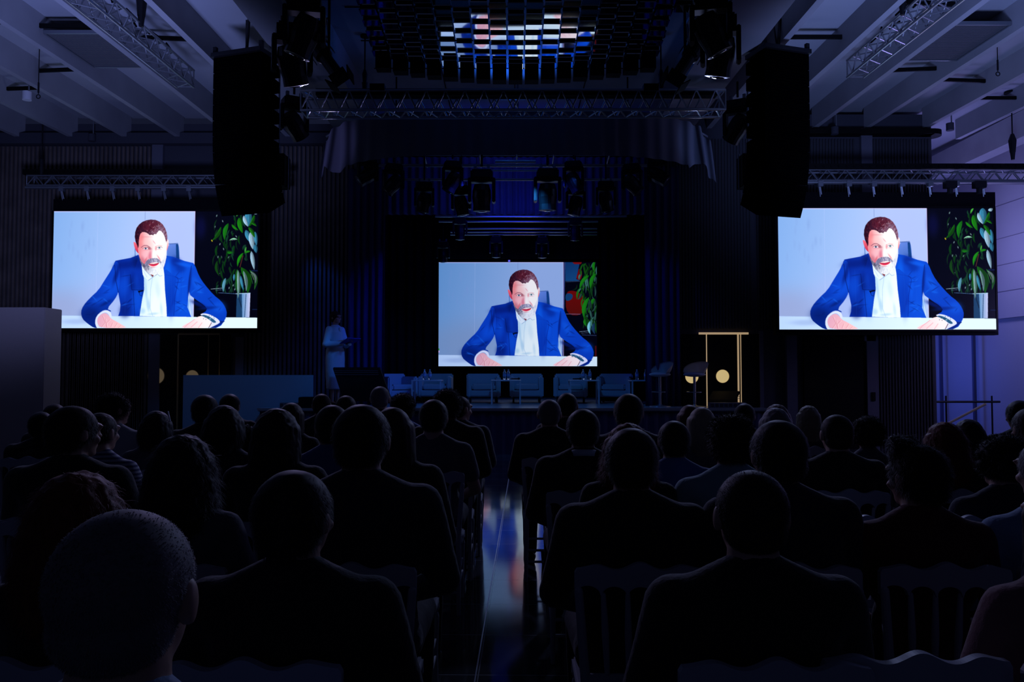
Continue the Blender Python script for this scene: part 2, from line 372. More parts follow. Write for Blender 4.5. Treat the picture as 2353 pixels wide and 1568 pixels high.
        c.line([kc(1985, 1003), kc(2120, 990)], 4, (150, 180, 210), .9); c.line([kc(2010, 1022), kc(2110, 1015)], 3, (120, 150, 190), .8)
        c.line([kc(2020, 1045), kc(2215, 1053)], 5, (60, 80, 130), .9)
        c.poly([kc(2195, 1190), kc(2215, 1190), kc(2215, 1330), kc(2195, 1330)], (70, 10, 10))
        c.poly([kc(1780, 60), kc(1800, 60), kc(1770, 1330), kc(1755, 1330)], (50, 62, 120))
    c.line([(1586, 84), (1586, 1180)], 5, (235, 190, 240), 0.6)
    # chair back
    c.poly(smoothp([(1290, 425), (1408, 416), (1422, 470), (1428, 620), (1290, 600)], 1), (100, 135, 225), (60, 100, 185), (1300, 430, 1420, 600))
    c.poly([(1385, 424), (1410, 424), (1428, 620), (1392, 620)], (15, 62, 130)); c.line([(1300, 424), (1408, 418)], 10, (70, 100, 170), 0.8)
    c.line([(947, 420), (948, 560)], 7, (35, 90, 170), .9)
    c.poly([(1520, 950), (1545, 985), (1562, 1182), (1480, 1182)], (150, 190, 235)); c.line([(1528, 960), (1558, 1180)], 7, (225, 240, 255), .9)
    # table
    c.poly([(60, 1165), (2280, 1190), (2280, 1310), (60, 1310)], (180, 208, 250), (222, 244, 255), (65, 1200, 1500, 1240))
    c.line([(75, 1166), (790, 1174)], 4, (150, 175, 220), .6)
    c.blob(330, 1230, 160, 30, (140, 165, 220), .5)
    # jacket
    D, Mi, B = (4, 22, 110), (6, 58, 190), (12, 84, 226)
    torso = [(985, 535), (900, 568), (790, 588), (738, 598), (722, 625), (730, 760), (775, 930), (800, 1060), (796, 1120), (778, 1172), (1562, 1182), (1520, 1080), (1528, 950), (1560, 800), (1592, 645), (1575, 622), (1480, 600), (1420, 580), (1350, 555), (1285, 545), (1250, 640), (1020, 640)]
    c.poly(torso, (5, 40, 155), (10, 76, 215), (760, 700, 1500, 800))
    larm = smoothp([(745, 596), (716, 640), (690, 700), (625, 800), (560, 905), (470, 985), (400, 1065), (376, 1130), (392, 1200), (450, 1250), (520, 1296), (575, 1296), (545, 1240), (545, 1170), (600, 1120), (650, 1106), (700, 1130), (702, 1118), (655, 1098), (740, 1000), (775, 930), (790, 800), (780, 640)], 1)
    c.poly(larm, (8, 62, 195), (4, 34, 130), (640, 880, 560, 1240))
    rarm = smoothp([(1560, 618), (1592, 640), (1640, 760), (1700, 845), (1800, 955), (1880, 1015), (1930, 1085), (1947, 1150), (1925, 1215), (1870, 1290), (1755, 1296), (1860, 1230), (1800, 1180), (1700, 1145), (1650, 1165), (1740, 1110), (1700, 1060), (1620, 1010), (1525, 940), (1530, 780)], 1)
    c.poly(rarm, (9, 70, 205), (7, 60, 190), (1560, 640, 1900, 1200))
    for (x, y, rx, ry, col, al, ro) in [(980, 620, 70, 60, (3, 14, 80), .8, .5), (860, 640, 130, 40, (4, 26, 120), .7, -.1), (830, 860, 60, 120, (10, 78, 220), .6, .1), (930, 820, 40, 90, (3, 20, 95), .6, 0), (980, 1000, 55, 150, (12, 90, 235), .55, 0), (850, 1120, 60, 70, (4, 24, 110), .7, 0),
                                        (745, 760, 22, 130, (4, 22, 110), .7, .3), (700, 900, 60, 110, (12, 85, 230), .5, .7), (560, 1010, 80, 30, (15, 85, 225), .5, -.3), (480, 1150, 100, 70, (3, 24, 100), .6, 0), (640, 1040, 70, 16, (3, 24, 105), .6, -.5),
                                        (1390, 610, 60, 50, (5, 30, 130), .7, .6), (1440, 680, 55, 45, (4, 34, 140), .55, 0), (1300, 720, 40, 140, (14, 105, 250), .6, 0), (1345, 1000, 40, 160, (4, 34, 150), .6, 0), (1450, 1060, 90, 40, (12, 85, 225), .5, -.3), (1540, 820, 16, 140, (4, 28, 125), .7, .1),
                                        (1640, 1050, 90, 24, (4, 24, 110), .75, .4), (1620, 850, 40, 90, (18, 98, 240), .55, -.5), (1860, 1080, 70, 60, (16, 92, 232), .55, 0), (1740, 1090, 110, 18, (4, 30, 120), .6, -.1), (1480, 640, 90, 20, (16, 100, 245), .6, .2), (1420, 880, 20, 110, (12, 90, 235), .5, .1)]:
        c.blob(x, y, rx, ry, col, al, ro)
    for k in range(46):
        x, y, r = rnd.choice([(600, 960, 130), (500, 1090, 90), (860, 800, 90), (1640, 900, 90), (1800, 1070, 120), (1430, 800, 90), (870, 1050, 60), (1460, 1060, 70)]); x += rnd.uniform(-r, r) * .7; y += rnd.uniform(-r, r) * .8
        for arm in (larm, rarm, torso):
            if inside(arm, np.array([x]), np.array([y]))[0]: c.blob(x, y, rnd.uniform(20, 60), rnd.uniform(4, 9), rnd.choice([(20, 110, 245), (3, 22, 100), (4, 30, 125)]), .4, rnd.uniform(-.9, .9), clip=arm); break
    c.poly([(985, 560), (1000, 560), (1030, 700), (1048, 790), (1048, 905), (918, 900), (900, 770), (905, 720), (940, 715)], (5, 44, 170), (3, 22, 110), (920, 740, 1040, 880), alpha=.35)
    c.line([(900, 740), (918, 900), (1040, 905)], 5, (3, 14, 80), .8); c.blob(960, 800, 30, 60, (10, 70, 210), .35)
    c.line([(1265, 740), (1400, 770), (1418, 800), (1385, 960), (1375, 1170)], 5, (5, 30, 140), .8)
    c.poly([(1262, 700), (1290, 690), (1400, 780), (1370, 960), (1330, 1120), (1300, 1172), (1275, 900)], (8, 66, 200), (6, 54, 180), (1280, 700, 1330, 1150), alpha=.8)
    c.line([(935, 905), (955, 1172)], 5, (3, 20, 95), .8); c.line([(730, 640), (745, 800), (775, 930)], 6, (3, 18, 90), .8); c.line([(1555, 650), (1535, 800), (1526, 940)], 6, (3, 24, 110), .8)
    for x in (840, 1100, 1340, 1460):
        if x != 1100: c.line([(x, 700), (x + 12, 1150)], 2.5, (40, 100, 215), .25)
    # shirt
    c.poly([(1020, 640), (1030, 720), (1048, 780), (1052, 900), (1032, 1000), (1008, 1172), (1300, 1180), (1295, 1080), (1275, 900), (1265, 740), (1250, 640)], (196, 228, 250), (236, 250, 255), (1010, 900, 1180, 960))
    for (x, y, rx, ry, al) in [(1070, 900, 14, 120, .5), (1100, 1060, 20, 70, .6), (1040, 1120, 30, 30, .5), (1200, 900, 30, 90, .25), (1150, 1150, 60, 14, .5), (1240, 1100, 16, 70, .35)]:
        c.blob(x, y, rx, ry, (150, 195, 232), al, -.1)
    c.line([(1138, 775), (1120, 900), (1118, 1090), (1150, 1175)], 5, (160, 195, 230), .7)
    c.poly([(1095, 690), (1215, 690), (1195, 738), (1142, 770), (1110, 735)], (165, 75, 75), (110, 45, 60), (1120, 700, 1150, 770))
    c.poly([(1022, 640), (1034, 745), (1090, 805), (1142, 770), (1095, 725), (1050, 690)], (225, 240, 255)); c.line([(1050, 690), (1108, 745), (1140, 772), (1092, 805)], 5, (110, 150, 200), .8)
    c.line([(1040, 700), (1080, 770)], 4, (150, 190, 225), .7)
    c.poly([(1250, 640), (1256, 760), (1215, 745), (1185, 740), (1142, 772), (1160, 730), (1225, 690)], (232, 246, 255)); c.line([(1142, 772), (1190, 735), (1218, 760), (1245, 752)], 4, (120, 155, 200), .8)
    # head
    c.poly(smoothp([(924, 400), (945, 404), (975, 440), (990, 525), (972, 515), (945, 478)]), (240, 105, 125), (200, 50, 80), (930, 420, 985, 500))
    c.poly(smoothp([(1278, 375), (1300, 375), (1308, 400), (1303, 455), (1280, 515)]), (255, 225, 225), (240, 130, 140), (1300, 400, 1280, 470))
    face = smoothp([(980, 330), (972, 420), (982, 520), (1003, 600), (1040, 670), (1085, 712), (1130, 738), (1190, 734), (1240, 695), (1266, 620), (1284, 520), (1290, 400), (1278, 320), (1200, 262), (1100, 255), (1010, 280)], 1)
    c.poly(face, (232, 140, 150), (255, 252, 250), (990, 420, 1180, 400))
    for (x, y, rx, ry, col, al, ro) in [(1010, 380, 30, 70, (238, 120, 125), .7, 0), (1070, 400, 60, 40, (255, 205, 205), .5, 0), (1180, 350, 80, 60, (255, 250, 252), .6, 0), (1060, 540, 50, 60, (250, 190, 205), .6, 0), (1030, 600, 26, 50, (190, 95, 120), .6, -.3), (1240, 540, 40, 70, (255, 252, 250), .7, 0),
                                        (1115, 545, 26, 60, (215, 100, 130), .75, .15), (1150, 540, 26, 70, (255, 250, 250), .95, -.05), (1095, 470, 28, 14, (150, 60, 80), .7, .2), (1120, 595, 30, 10, (140, 40, 60), .7, 0), (1060, 600, 12, 40, (215, 90, 110), .7, .4), (1205, 570, 8, 36, (230, 120, 140), .7, -.6), (1060, 350, 70, 6, (225, 130, 140), .4, 0), (1150, 405, 5, 24, (235, 150, 170), .7, -.7)]:
        c.blob(x, y, rx, ry, col, al, ro, clip=face)
    # beard, moustache, mouth
    beard = [(988, 535), (1002, 575), (1022, 612), (1040, 628), (1062, 636), (1085, 632), (1098, 650), (1130, 668), (1165, 664), (1205, 645), (1225, 612), (1240, 600), (1258, 560), (1284, 500), (1285, 560), (1272, 620), (1250, 690), (1205, 735), (1150, 748), (1100, 735), (1050, 690), (1018, 640), (998, 590)]
    c.poly(beard, (95, 92, 120), (236, 242, 252), (1030, 620, 1160, 690))
    c.blob(1262, 600, 22, 80, (225, 225, 240), .7, .15, clip=beard)
    for _ in range(210):
        x, y = rnd.uniform(995, 1270), rnd.uniform(560, 745); dk = x < 1085 or (y < 690 and x < 1110)
        c.blob(x, y, 3.5, 12, rnd.choice([(30, 28, 50), (55, 50, 75), (150, 150, 180)]) if dk else rnd.choice([(185, 190, 215), (245, 248, 255), (205, 210, 230)]), .55, rnd.uniform(-.5, .6), clip=beard)
    mous = smoothp([(1048, 640), (1068, 600), (1100, 578), (1135, 572), (1175, 568), (1215, 588), (1240, 625), (1205, 622), (1180, 614), (1140, 616), (1100, 630), (1075, 655), (1055, 665)], 1)
    c.poly(mous, (110, 105, 140), (200, 200, 226), (1060, 600, 1210, 600))
    for k in range(70):
        x, y = rnd.uniform(1055, 1235), rnd.uniform(575, 650); c.blob(x, y, 2.8, 13, rnd.choice([(60, 52, 85), (120, 115, 150), (225, 225, 245)]), .6, .4 if x < 1140 else -.5, clip=mous)
    c.poly(smoothp([(1088, 634), (1120, 634), (1160, 632), (1212, 618), (1195, 640), (1165, 654), (1130, 656)], 1), (222, 40, 78)); c.line([(1095, 636), (1150, 636), (1205, 622)], 5, (120, 15, 45), .9)
    c.blob(1140, 668, 30, 5, (200, 120, 140), .5)
    # eyes and brows
    for (ex, ey, ic, al) in [(1060, 470, (60, 90, 125), .95), (1207, 462, (90, 150, 165), .8)]:
        c.poly(smoothp([(ex - 32, ey + 4), (ex - 8, ey - 10), (ex + 18, ey - 9), (ex + 34, ey + 4), (ex + 6, ey + 13)]), (235, 225, 240), alpha=al)
        c.blob(ex, ey + 1, 11, 11, ic, .95, hard=3); c.blob(ex, ey + 1, 5, 5, (15, 20, 40), .9, hard=3)
        c.line([(ex - 34, ey + 4), (ex - 8, ey - 11), (ex + 20, ey - 10), (ex + 36, ey + 4)], 4, (110, 50, 70), al * .8)
        c.blob(ex, ey + 18, 30, 5, (225, 140, 160), .5)
    c.line([(1010, 462), (1040, 440), (1075, 440), (1110, 462)], 9, (150, 85, 105), .75); c.line([(1165, 452), (1200, 437), (1240, 445)], 7, (225, 160, 170), .7)
    c.blob(1170, 470, 10, 22, (235, 110, 130), .6)
    # hair
    hair = [(968, 440), (950, 400), (940, 350), (944, 300), (958, 255), (985, 220), (1020, 192), (1065, 175), (1110, 168), (1160, 172), (1205, 190), (1240, 220), (1266, 260), (1284, 305), (1292, 350), (1290, 390), (1280, 412), (1272, 380), (1262, 345), (1246, 315), (1225, 290), (1200, 282), (1186, 300), (1170, 322), (1150, 318), (1140, 334), (1120, 326), (1102, 332), (1085, 318), (1066, 306), (1045, 300), (1020, 300), (1000, 318), (990, 350), (984, 400), (986, 440), (978, 470)]
    c.poly(hair, (34, 6, 26), (125, 80, 105), (955, 300, 1290, 330))
    c.blob(1110, 235, 90, 55, (92, 22, 40), .75, 0, clip=hair); c.blob(1225, 290, 40, 60, (165, 140, 170), .6, -.4, clip=hair); c.blob(1160, 300, 50, 24, (150, 110, 135), .6, -.2, clip=hair)
    for _ in range(420):
        x, y = rnd.uniform(945, 1290), rnd.uniform(170, 440)
        t = max(0, (x - 1040) / 250) * .6 + max(0, (y - 230) / 120) * .5 * (x > 1030)
        col = rnd.choice([(95, 20, 36), (30, 6, 20), (60, 12, 28), (120, 50, 60)]) if rnd.random() > t * .6 else rnd.choice([(190, 155, 178), (225, 210, 230), (140, 85, 105)])
        a = rnd.uniform(-1.1, .3) if x < 1090 else rnd.uniform(.1, 1.3); c.blob(x, y, 2.8, rnd.uniform(8, 17), col, .55, a, clip=hair)
    # microphone
    c.poly([(983, 912), (1045, 904), (1046, 916), (1005, 924), (1000, 940)], (4, 6, 20)); c.line([(1000, 925), (1005, 955), (1030, 966), (1035, 925)], 3, (4, 6, 20), .9)
    # cuffs, hands, watch
    c.poly(smoothp([(528, 1235), (545, 1172), (600, 1126), (650, 1112), (697, 1130), (712, 1182), (692, 1188), (670, 1148), (640, 1134), (600, 1148), (562, 1186), (552, 1235), (575, 1296), (548, 1296)], 1), (215, 225, 255))
    lh = smoothp([(558, 1186), (600, 1150), (640, 1140), (672, 1160), (702, 1200), (760, 1228), (830, 1268), (880, 1298), (585, 1298), (552, 1240)], 1)
    c.poly(lh, (225, 165, 190), (250, 195, 200), (570, 1200, 800, 1280))
    for a in [[(610, 1170), (640, 1240), (600, 1290)], [(640, 1200), (660, 1290)], [(690, 1210), (650, 1250), (660, 1290)], [(720, 1240), (700, 1290)], [(770, 1245), (740, 1290)], [(810, 1270), (780, 1295)]]:
        c.line(a, 6, (205, 120, 140), .5); c.line([(x + 9, y) for x, y in a], 6, (255, 220, 225), .5)
    c.poly(smoothp([(1650, 1160), (1690, 1142), (1760, 1155), (1830, 1190), (1868, 1222), (1872, 1245), (1765, 1296), (1700, 1290), (1790, 1240)], 1), (220, 225, 255))
    c.poly([(1868, 1222), (1872, 1246), (1760, 1298), (1830, 1298), (1925, 1225)], (5, 35, 130))
    rh = smoothp([(1652, 1172), (1700, 1176), (1740, 1200), (1782, 1240), (1752, 1298), (1450, 1298), (1490, 1262), (1560, 1232), (1600, 1200)], 1)
    c.poly(rh, (255, 205, 215), (255, 238, 240), (1470, 1270, 1700, 1200))
    for a in [[(1600, 1205), (1520, 1262), (1490, 1295)], [(1630, 1230), (1560, 1290)], [(1680, 1240), (1640, 1295)]]:
        c.line(a, 6, (225, 130, 150), .6)
    c.poly(smoothp([(1662, 1166), (1700, 1158), (1760, 1178), (1815, 1215), (1835, 1240), (1800, 1245), (1750, 1205), (1700, 1182)], 1), (40, 90, 130))
    for _ in range(22): c.blob(rnd.uniform(1680, 1820), 0 + 1170 + rnd.uniform(-6, 40), 5, 5, rnd.choice([(170, 215, 235), (10, 30, 60)]), .6)
    c.line([(1782, 1240), (1750, 1296)], 7, (50, 15, 30), .8)
    if centre:
        c.poly([(92, 1092), (122, 1092), (122, 1112), (92, 1112)], (40, 150, 40)); c.poly([(100, 1118), (124, 1118), (124, 1138), (100, 1138)], (205, 170, 225))
        c.a[:, :, :] *= np.array([0.93, 0.94, 0.98])
    return c.a

def screen_mesh(name, arr, xa, xb, w, h):
    """a flat grid, one vertex per picture point, colours stored on the vertices"""
    j0 = int((xa - X0) / STEP); j1 = int((xb - X0) / STEP) + 1
    a = lin(np.clip(arr[:, j0:j1], 0, 255)); ny, nx = a.shape[:2]
    xs = np.linspace(-w / 2, w / 2, nx); zs = np.linspace(h / 2, -h / 2, ny)
    gx, gz = np.meshgrid(xs, zs); v = np.stack([gx, np.zeros_like(gx), gz], -1).reshape(-1, 3)
    i = np.arange(ny * nx).reshape(ny, nx)
    q = np.stack([i[:-1, :-1], i[1:, :-1], i[1:, 1:], i[:-1, 1:]], -1).reshape(-1, 4)
    me = bpy.data.meshes.new(name)
    me.vertices.add(len(v)); me.vertices.foreach_set('co', v.ravel())
    me.loops.add(q.size); me.loops.foreach_set('vertex_index', q.ravel().astype(np.int32))
    me.polygons.add(len(q)); me.polygons.foreach_set('loop_start', (np.arange(len(q)) * 4).astype(np.int32))
    me.update(calc_edges=True)
    at_ = me.attributes.new('picture', 'FLOAT_COLOR', 'POINT')
    at_.data.foreach_set('color', np.concatenate([a.reshape(-1, 3), np.ones((ny * nx, 1))], 1).ravel().astype(np.float32))
    return me
def screen_mat(name, strength):
    m = bpy.data.materials.new(name); m.use_nodes = True; nt = m.node_tree; p = nt.nodes['Principled BSDF']
    a = nt.nodes.new('ShaderNodeAttribute'); a.attribute_name = 'picture'
    p.inputs['Base Color'].default_value = (0.005, 0.005, 0.006, 1); p.inputs['Roughness'].default_value = 0.6
    p.inputs['Specular IOR Level'].default_value = 0.1
    nt.links.new(a.outputs['Color'], p.inputs['Emission Color']); p.inputs['Emission Strength'].default_value = strength
    return m
#--SPLIT--
# ------------------------------------------------------------------ the room
SL = 0.022
def ribz(y, base=6.28): return base + SL * (y - 16)
struct('floor', lambda bm: bm_box(bm, (-0.75, 9.0, -0.05), (24.5, 25.0, 0.1)), M_floor)
YL, YR = 16.2, 15.6           # the two flanks of the proscenium wall
def quad(bm, pts):
    bm.faces.new([bm.verts.new(p) for p in pts])
def slats(bm, x0, x1, y, z0, z1, pitch=0.088, w=0.045, d=0.05):
    n = int((x1 - x0) / pitch)
    for i in range(n):
        bm_box(bm, (x0 + (i + .5) * pitch, y - d / 2, (z0 + z1) / 2), (w, d, z1 - z0))
fl = bpy.data.objects['floor']
o = struct('divider_strip', lambda bm: bm_box(bm, (-.24 + .0184 * 5.5, 6.2, .001), (.007, 12.5, .003), Matrix.Rotation(-.0184, 4, 'Z')), M_alu, fl)
wl = struct('wall_back_left', lambda bm: (bm_box(bm, (-7.8, YL + .15, 3.3), (9.4, .3, 6.6)),), M_darkwall)
def f(bm):
    slats(bm, -12.4, -7.36, YL, 0, 6.12); slats(bm, -5.45, -3.12, YL, 0, 6.12); slats(bm, -8.98, -7.4, YL, 0, 2.3)
struct('slat', f, M_slat, wl)
struct('pilaster', lambda bm: (bm_box(bm, (-7.24, YL - .05, 3.1), (.22, .1, 6.2)), bm_box(bm, (-5.52, YL - .04, 1.1), (.16, .08, 2.2))), M_pil, wl)
struct('cornice', lambda bm: bm_box(bm, (-7.7, YL - .1, 6.25), (9.4, .2, .22)), M_darkwall, wl)
wr = struct('wall_back_right', lambda bm: bm_box(bm, (5.67, YR + .15, 3.3), (5.26, .3, 6.6)), M_darkwall)
def f(bm):
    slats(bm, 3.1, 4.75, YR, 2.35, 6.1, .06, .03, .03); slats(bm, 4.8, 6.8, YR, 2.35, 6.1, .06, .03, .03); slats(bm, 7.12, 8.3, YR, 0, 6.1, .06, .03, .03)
struct('slat', f, M_slatshade, wr)
def f(bm):
    bm_box(bm, (6.98, YR - .05, 4.2), (.22, .1, 4.2)); bm_box(bm, (7.02, YR - .05, 1.15), (.22, .1, 2.3))
    bm_box(bm, (5.45, YR - .05, 1.15), (.2, .1, 2.3)); bm_box(bm, (4.86, YR - .05, 1.15), (.07, .1, 2.3))
struct('pilaster', f, M_pil, wr)
struct('switch_plate', lambda bm: bm_box(bm, (7.02, YR - .11, 1.02), (.07, .02, .17)), M_black, wr)
def f(bm):
    bm_box(bm, (6.95, YR - .12, 6.2), (2.6, .24, .1)); bm_cyl(bm, (8.25, YR - .02, 6.15), (8.25, YR - .02, 6.25), .22, n=20)
struct('cornice', f, M_black, wr)
struct('wall_header', lambda bm: bm_box(bm, (0.05, 17.35, 6.35), (6.2, .2, 1.3)), M_black)
struct('wall_left', lambda bm: bm_box(bm, (-12.6, 9, 3.4), (.2, 16, 6.8)), M_conc)
# side room on the right
def f(bm):
    bm_box(bm, (11.1, 9.3, 4.85), (.2, 23.4, 4.3)); bm_box(bm, (11.22, 9.3, 1.35), (.2, 23.4, 2.7))
wsr = struct('wall_right', f, M_lilacw)
def f(bm):
    for z in (3.3, 3.9, 4.5, 5.25): bm_box(bm, (10.995, 16, z), (.012, 10, .012))
struct('block_joint', f, mat('mortar_line', (.16, .15, .2), .9), wsr)  # darker mortar lines between the wall blocks
struct('wall_far_right', lambda bm: bm_box(bm, (9.6, 21.1, 3.3), (3.2, .2, 6.8)), M_lilacw)
struct('wall_stage_right', lambda bm: bm_box(bm, (8.2, 18.5, 3.3), (.2, 5.5, 6.6)), M_darkwall)
struct('trim_1', lambda bm: bm_box(bm, (10.15, 13.2, 6.36), (.34, 15.6, .52)), M_conc)
# ceiling: slab, ribs running towards the stage, wide girders either side of the middle
def f(bm):
    for x0, x1, y1 in ((-12.7, 11.3, 16.3), (8.1, 11.3, 21.2)):
        a = -3 if y1 < 17 else 16.3
        za, zb = ribz(a, 6.74), ribz(y1, 6.74)
        for dz in (0, .2): quad(bm, [(x0, a, za + dz), (x1, a, za + dz), (x1, y1, zb + dz), (x0, y1, zb + dz)])
ceil = struct('ceiling', f, M_slab)
def rib(x, y0, y1, th, base, top=6.75):
    def f(bm):
        v = []
        for y in (y0, y1):
            for xx, b in ((x - th / 2, base), (x + th / 2, base), (x + th / 2, top), (x - th / 2, top)):
                v.append(bm.verts.new((xx, y, ribz(y, b))))
        for q in ((0, 1, 5, 4), (1, 2, 6, 5), (2, 3, 7, 6), (3, 0, 4, 7), (0, 3, 2, 1), (4, 5, 6, 7)): bm.faces.new([v[i] for i in q])
    return f
for i, (x, e) in enumerate([(-4.55, YL), (-5.67, YL), (-6.80, YL), (-7.88, YL), (-8.98, YL), (-10.06, YL), (-11.15, YL),
              (3.9, YR), (4.93, YR), (5.99, YR), (7.02, YR), (8.18, YR), (9.28, 16.4)]):
    struct('rib', rib(x, -2.8, e, .1, 6.28 if x < 0 else 6.33), M_conc, ceil)
for x, e, th in ((-3.05, YL, .75), (3.1, YR, .75)):
    struct('girder', rib(x, -2.8, e, th, 6.2), M_conc, ceil)
struct('slab_joint', lambda bm: [bm_box(bm, (0, y, ribz(y, 6.735)), (4.7, .02, .012)) for y in (8.6, 9.8, 11, 12.2, 13.4, 14.6)] and
       [bm_box(bm, (x, 12, ribz(12, 6.735)), (.02, 7, .012)) for x in (-1.2, 0.05, 1.3)], M_black, ceil)
# dark strips crossing the bays, standing in for joint shadow and brackets
def shade_bracket_strip(x0, x1, y0, y1, dz=0.0):
    o = link('shade_bracket_strip', mk(lambda bm: bm_box(bm, (0, 0, 0), (math.hypot(x1 - x0, y1 - y0), .035, .06))), M_black,
             loc=((x0 + x1) / 2, (y0 + y1) / 2, ribz((y0 + y1) / 2, 6.55) + dz), rot=(0, 0, math.atan2(y1 - y0, x1 - x0)))
    return o
STRIPS = [(-6.75, -5.72, 11.2, 11.2, 'between ribs left of the left truss'), (-7.83, -6.85, 11.0, 11.1, 'two bays left of the left truss'), (-7.83, -6.85, 13.0, 12.9, 'just behind the left vent grille'),
       (-8.93, -7.93, 11.9, 12.0, 'above the hanging hook at upper left'), (-8.93, -7.93, 13.9, 13.8, 'near the left slat wall top'), (-5.62, -4.6, 11.6, 11.7, 'beside the left black speaker top'),
       (-5.62, -4.6, 9.3, 9.4, 'crossing near the lamp of the left truss'), (3.95, 4.88, 11.6, 11.6, 'above the right black speaker'), (4.98, 5.94, 10.4, 10.5, 'crossing by the right ceiling hoist'), (6.04, 6.97, 13.0, 12.9, 'just behind the right vent grille'),
       (7.07, 8.13, 13.4, 13.5, 'over the right screen corner'), (7.07, 8.13, 10.9, 10.9, 'at the far upper right of the ceiling'), (8.23, 9.23, 12.6, 12.7, 'above the upper right hanging hook'), (8.23, 9.23, 14.4, 14.4, 'by the right side room')]
for a in STRIPS:
    tag(shade_bracket_strip(*a[:4]), 'black joint-shade and bracket strip between ceiling ribs, ' + a[4], 'shade_bracket_strip', 'ceiling joint-shade and bracket strips')
for x, y, w, d, side in ((-6.24, 11.9, .92, 1.35, 'left'), (6.5, 11.6, .92, 1.35, 'right')):
    t = thing('vent_grille', f'flat grey perforated vent grille set between ribs beside the {side} aluminium truss', 'vent', (x, y, ribz(y, 6.47)), group='ceiling vents')
    t.rotation_euler = (math.atan(SL), 0, 0)
    def f(bm):
        for k in range(34): bm_box(bm, (0, -d / 2 + (k + .5) * d / 34, 0), (w, .016, .02))
        for k in range(20): bm_box(bm, (-w / 2 + (k + .5) * w / 20, 0, .004), (.014, d, .015))
        bm_box(bm, (0, 0, .03), (w, d, .01))
    part('grille', f, M_grille, t)
    part('frame', lambda bm: (bm_box(bm, (-w / 2, 0, 0), (.03, d, .05)), bm_box(bm, (w / 2, 0, 0), (.03, d, .05)), bm_box(bm, (0, -d / 2, 0), (w, .03, .05)), bm_box(bm, (0, d / 2, 0), (w, .03, .05))), M_alud, t)

# doors in the flanking walls
def door(name, x0, x1, y, h, bars, discs, dim):
    d = struct(name, lambda bm: bm_box(bm, ((x0 + x1) / 2, y - .03, h / 2), (x1 - x0, .06, h)), M_black)
    gm = M_brass if dim else M_brassglow
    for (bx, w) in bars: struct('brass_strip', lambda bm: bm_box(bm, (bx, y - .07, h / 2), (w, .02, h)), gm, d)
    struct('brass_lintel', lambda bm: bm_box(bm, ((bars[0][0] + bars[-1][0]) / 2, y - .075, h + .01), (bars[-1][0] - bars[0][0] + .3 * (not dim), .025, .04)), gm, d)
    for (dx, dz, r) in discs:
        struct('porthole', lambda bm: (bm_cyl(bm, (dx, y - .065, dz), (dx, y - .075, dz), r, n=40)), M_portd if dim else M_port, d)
        def ring(bm):
            vs = []
            for k in range(40):
                a = 2 * math.pi * k / 40
                for rr, yy in ((r, -.06), (r * 1.08, -.06), (r * 1.08, -.09), (r, -.09)):
                    vs.append(bm.verts.new((dx + rr * math.cos(a), y + yy, dz + rr * math.sin(a))))
            for k in range(40):
                for m in range(4):
                    a, b = k * 4 + m, k * 4 + (m + 1) % 4; c, e = ((k + 1) % 40) * 4 + (m + 1) % 4, ((k + 1) % 40) * 4 + m
                    bm.faces.new((vs[a], vs[b], vs[c], vs[e]))
        struct('porthole_rim', ring, M_brass, d)
    return d
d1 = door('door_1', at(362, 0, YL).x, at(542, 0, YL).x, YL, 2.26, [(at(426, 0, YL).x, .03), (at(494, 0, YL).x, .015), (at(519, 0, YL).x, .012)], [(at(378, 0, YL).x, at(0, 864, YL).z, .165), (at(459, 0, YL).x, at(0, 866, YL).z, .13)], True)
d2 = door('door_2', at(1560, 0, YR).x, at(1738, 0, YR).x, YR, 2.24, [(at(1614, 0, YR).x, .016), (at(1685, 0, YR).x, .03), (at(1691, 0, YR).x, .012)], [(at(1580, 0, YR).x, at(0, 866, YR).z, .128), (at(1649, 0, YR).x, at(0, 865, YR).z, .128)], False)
d3 = struct('door_3', lambda bm: bm_box(bm, (at(1905, 0, YR).x, YR - .03, 1.12), (1.25, .06, 2.24)), M_black)
lamp('added_door_fill', 'POINT', (at(1650, 0, 15).x, 15.1, 1.5), .12, (1, .7, .35), size=.1)  # small lamps added in front of the doors to brighten them
lamp('added_door_fill', 'POINT', (at(440, 0, 15).x, 15.6, 1.2), .35, (1, .7, .4), size=.1)
lamp('added_door_fill', 'POINT', (at(1890, 0, 15).x, 15.35, 1.25), .03, (.6, .9, .5), size=.1)

# left partition block and white board, railing by the right wall
o = link('partition', mk(lambda bm: bm_box(bm, (-9.3, 13.3, 1.28), (3.26, .5, 2.56)), bev=.01), M_block)
tag(o, 'plain brown-grey partition block standing against the left slat wall', 'partition')
bd = thing('display_board', 'large blank pale board standing left of the stage in front of the doors', 'board', ((at(433, 0, 14.8).x + at(726, 0, 14.8).x) / 2, 14.86, 0))
bw = at(726, 0, 14.8).x - at(433, 0, 14.8).x
box_part('panel', (0, 0, .74), (bw, .04, 1.4), M_board, bd)
for s in (-1, 1): box_part('foot', (s * (bw / 2 - .2), 0, .02), (.06, .3, .04), M_blackm, bd)
rl = thing('stair_railing', 'slim dark metal stair railing in front of the blue-lit right wall', 'railing', (9.1, 16.0, 0))
cyl_part('handrail', (-.72, 0, .9), (.68, 0, .9), .022, M_blackm, rl)
for x in (.52, -.4): cyl_part('post', (x, 0, 0), (x, 0, 1.02), .016, M_blackm, rl)
cyl_part('sloping_rail', (.4, -.0, .86), (-.12, .5, .42), .025, mat('pale_wood', (.6, .5, .3), .5), rl)
struct('window_1', lambda bm: [bm_box(bm, (10.93, y, 1.37), (.06, .07, 2.72)) for y in (18.85, 20.3)], mat('blue_mullion', (.04, .05, .12), .5))

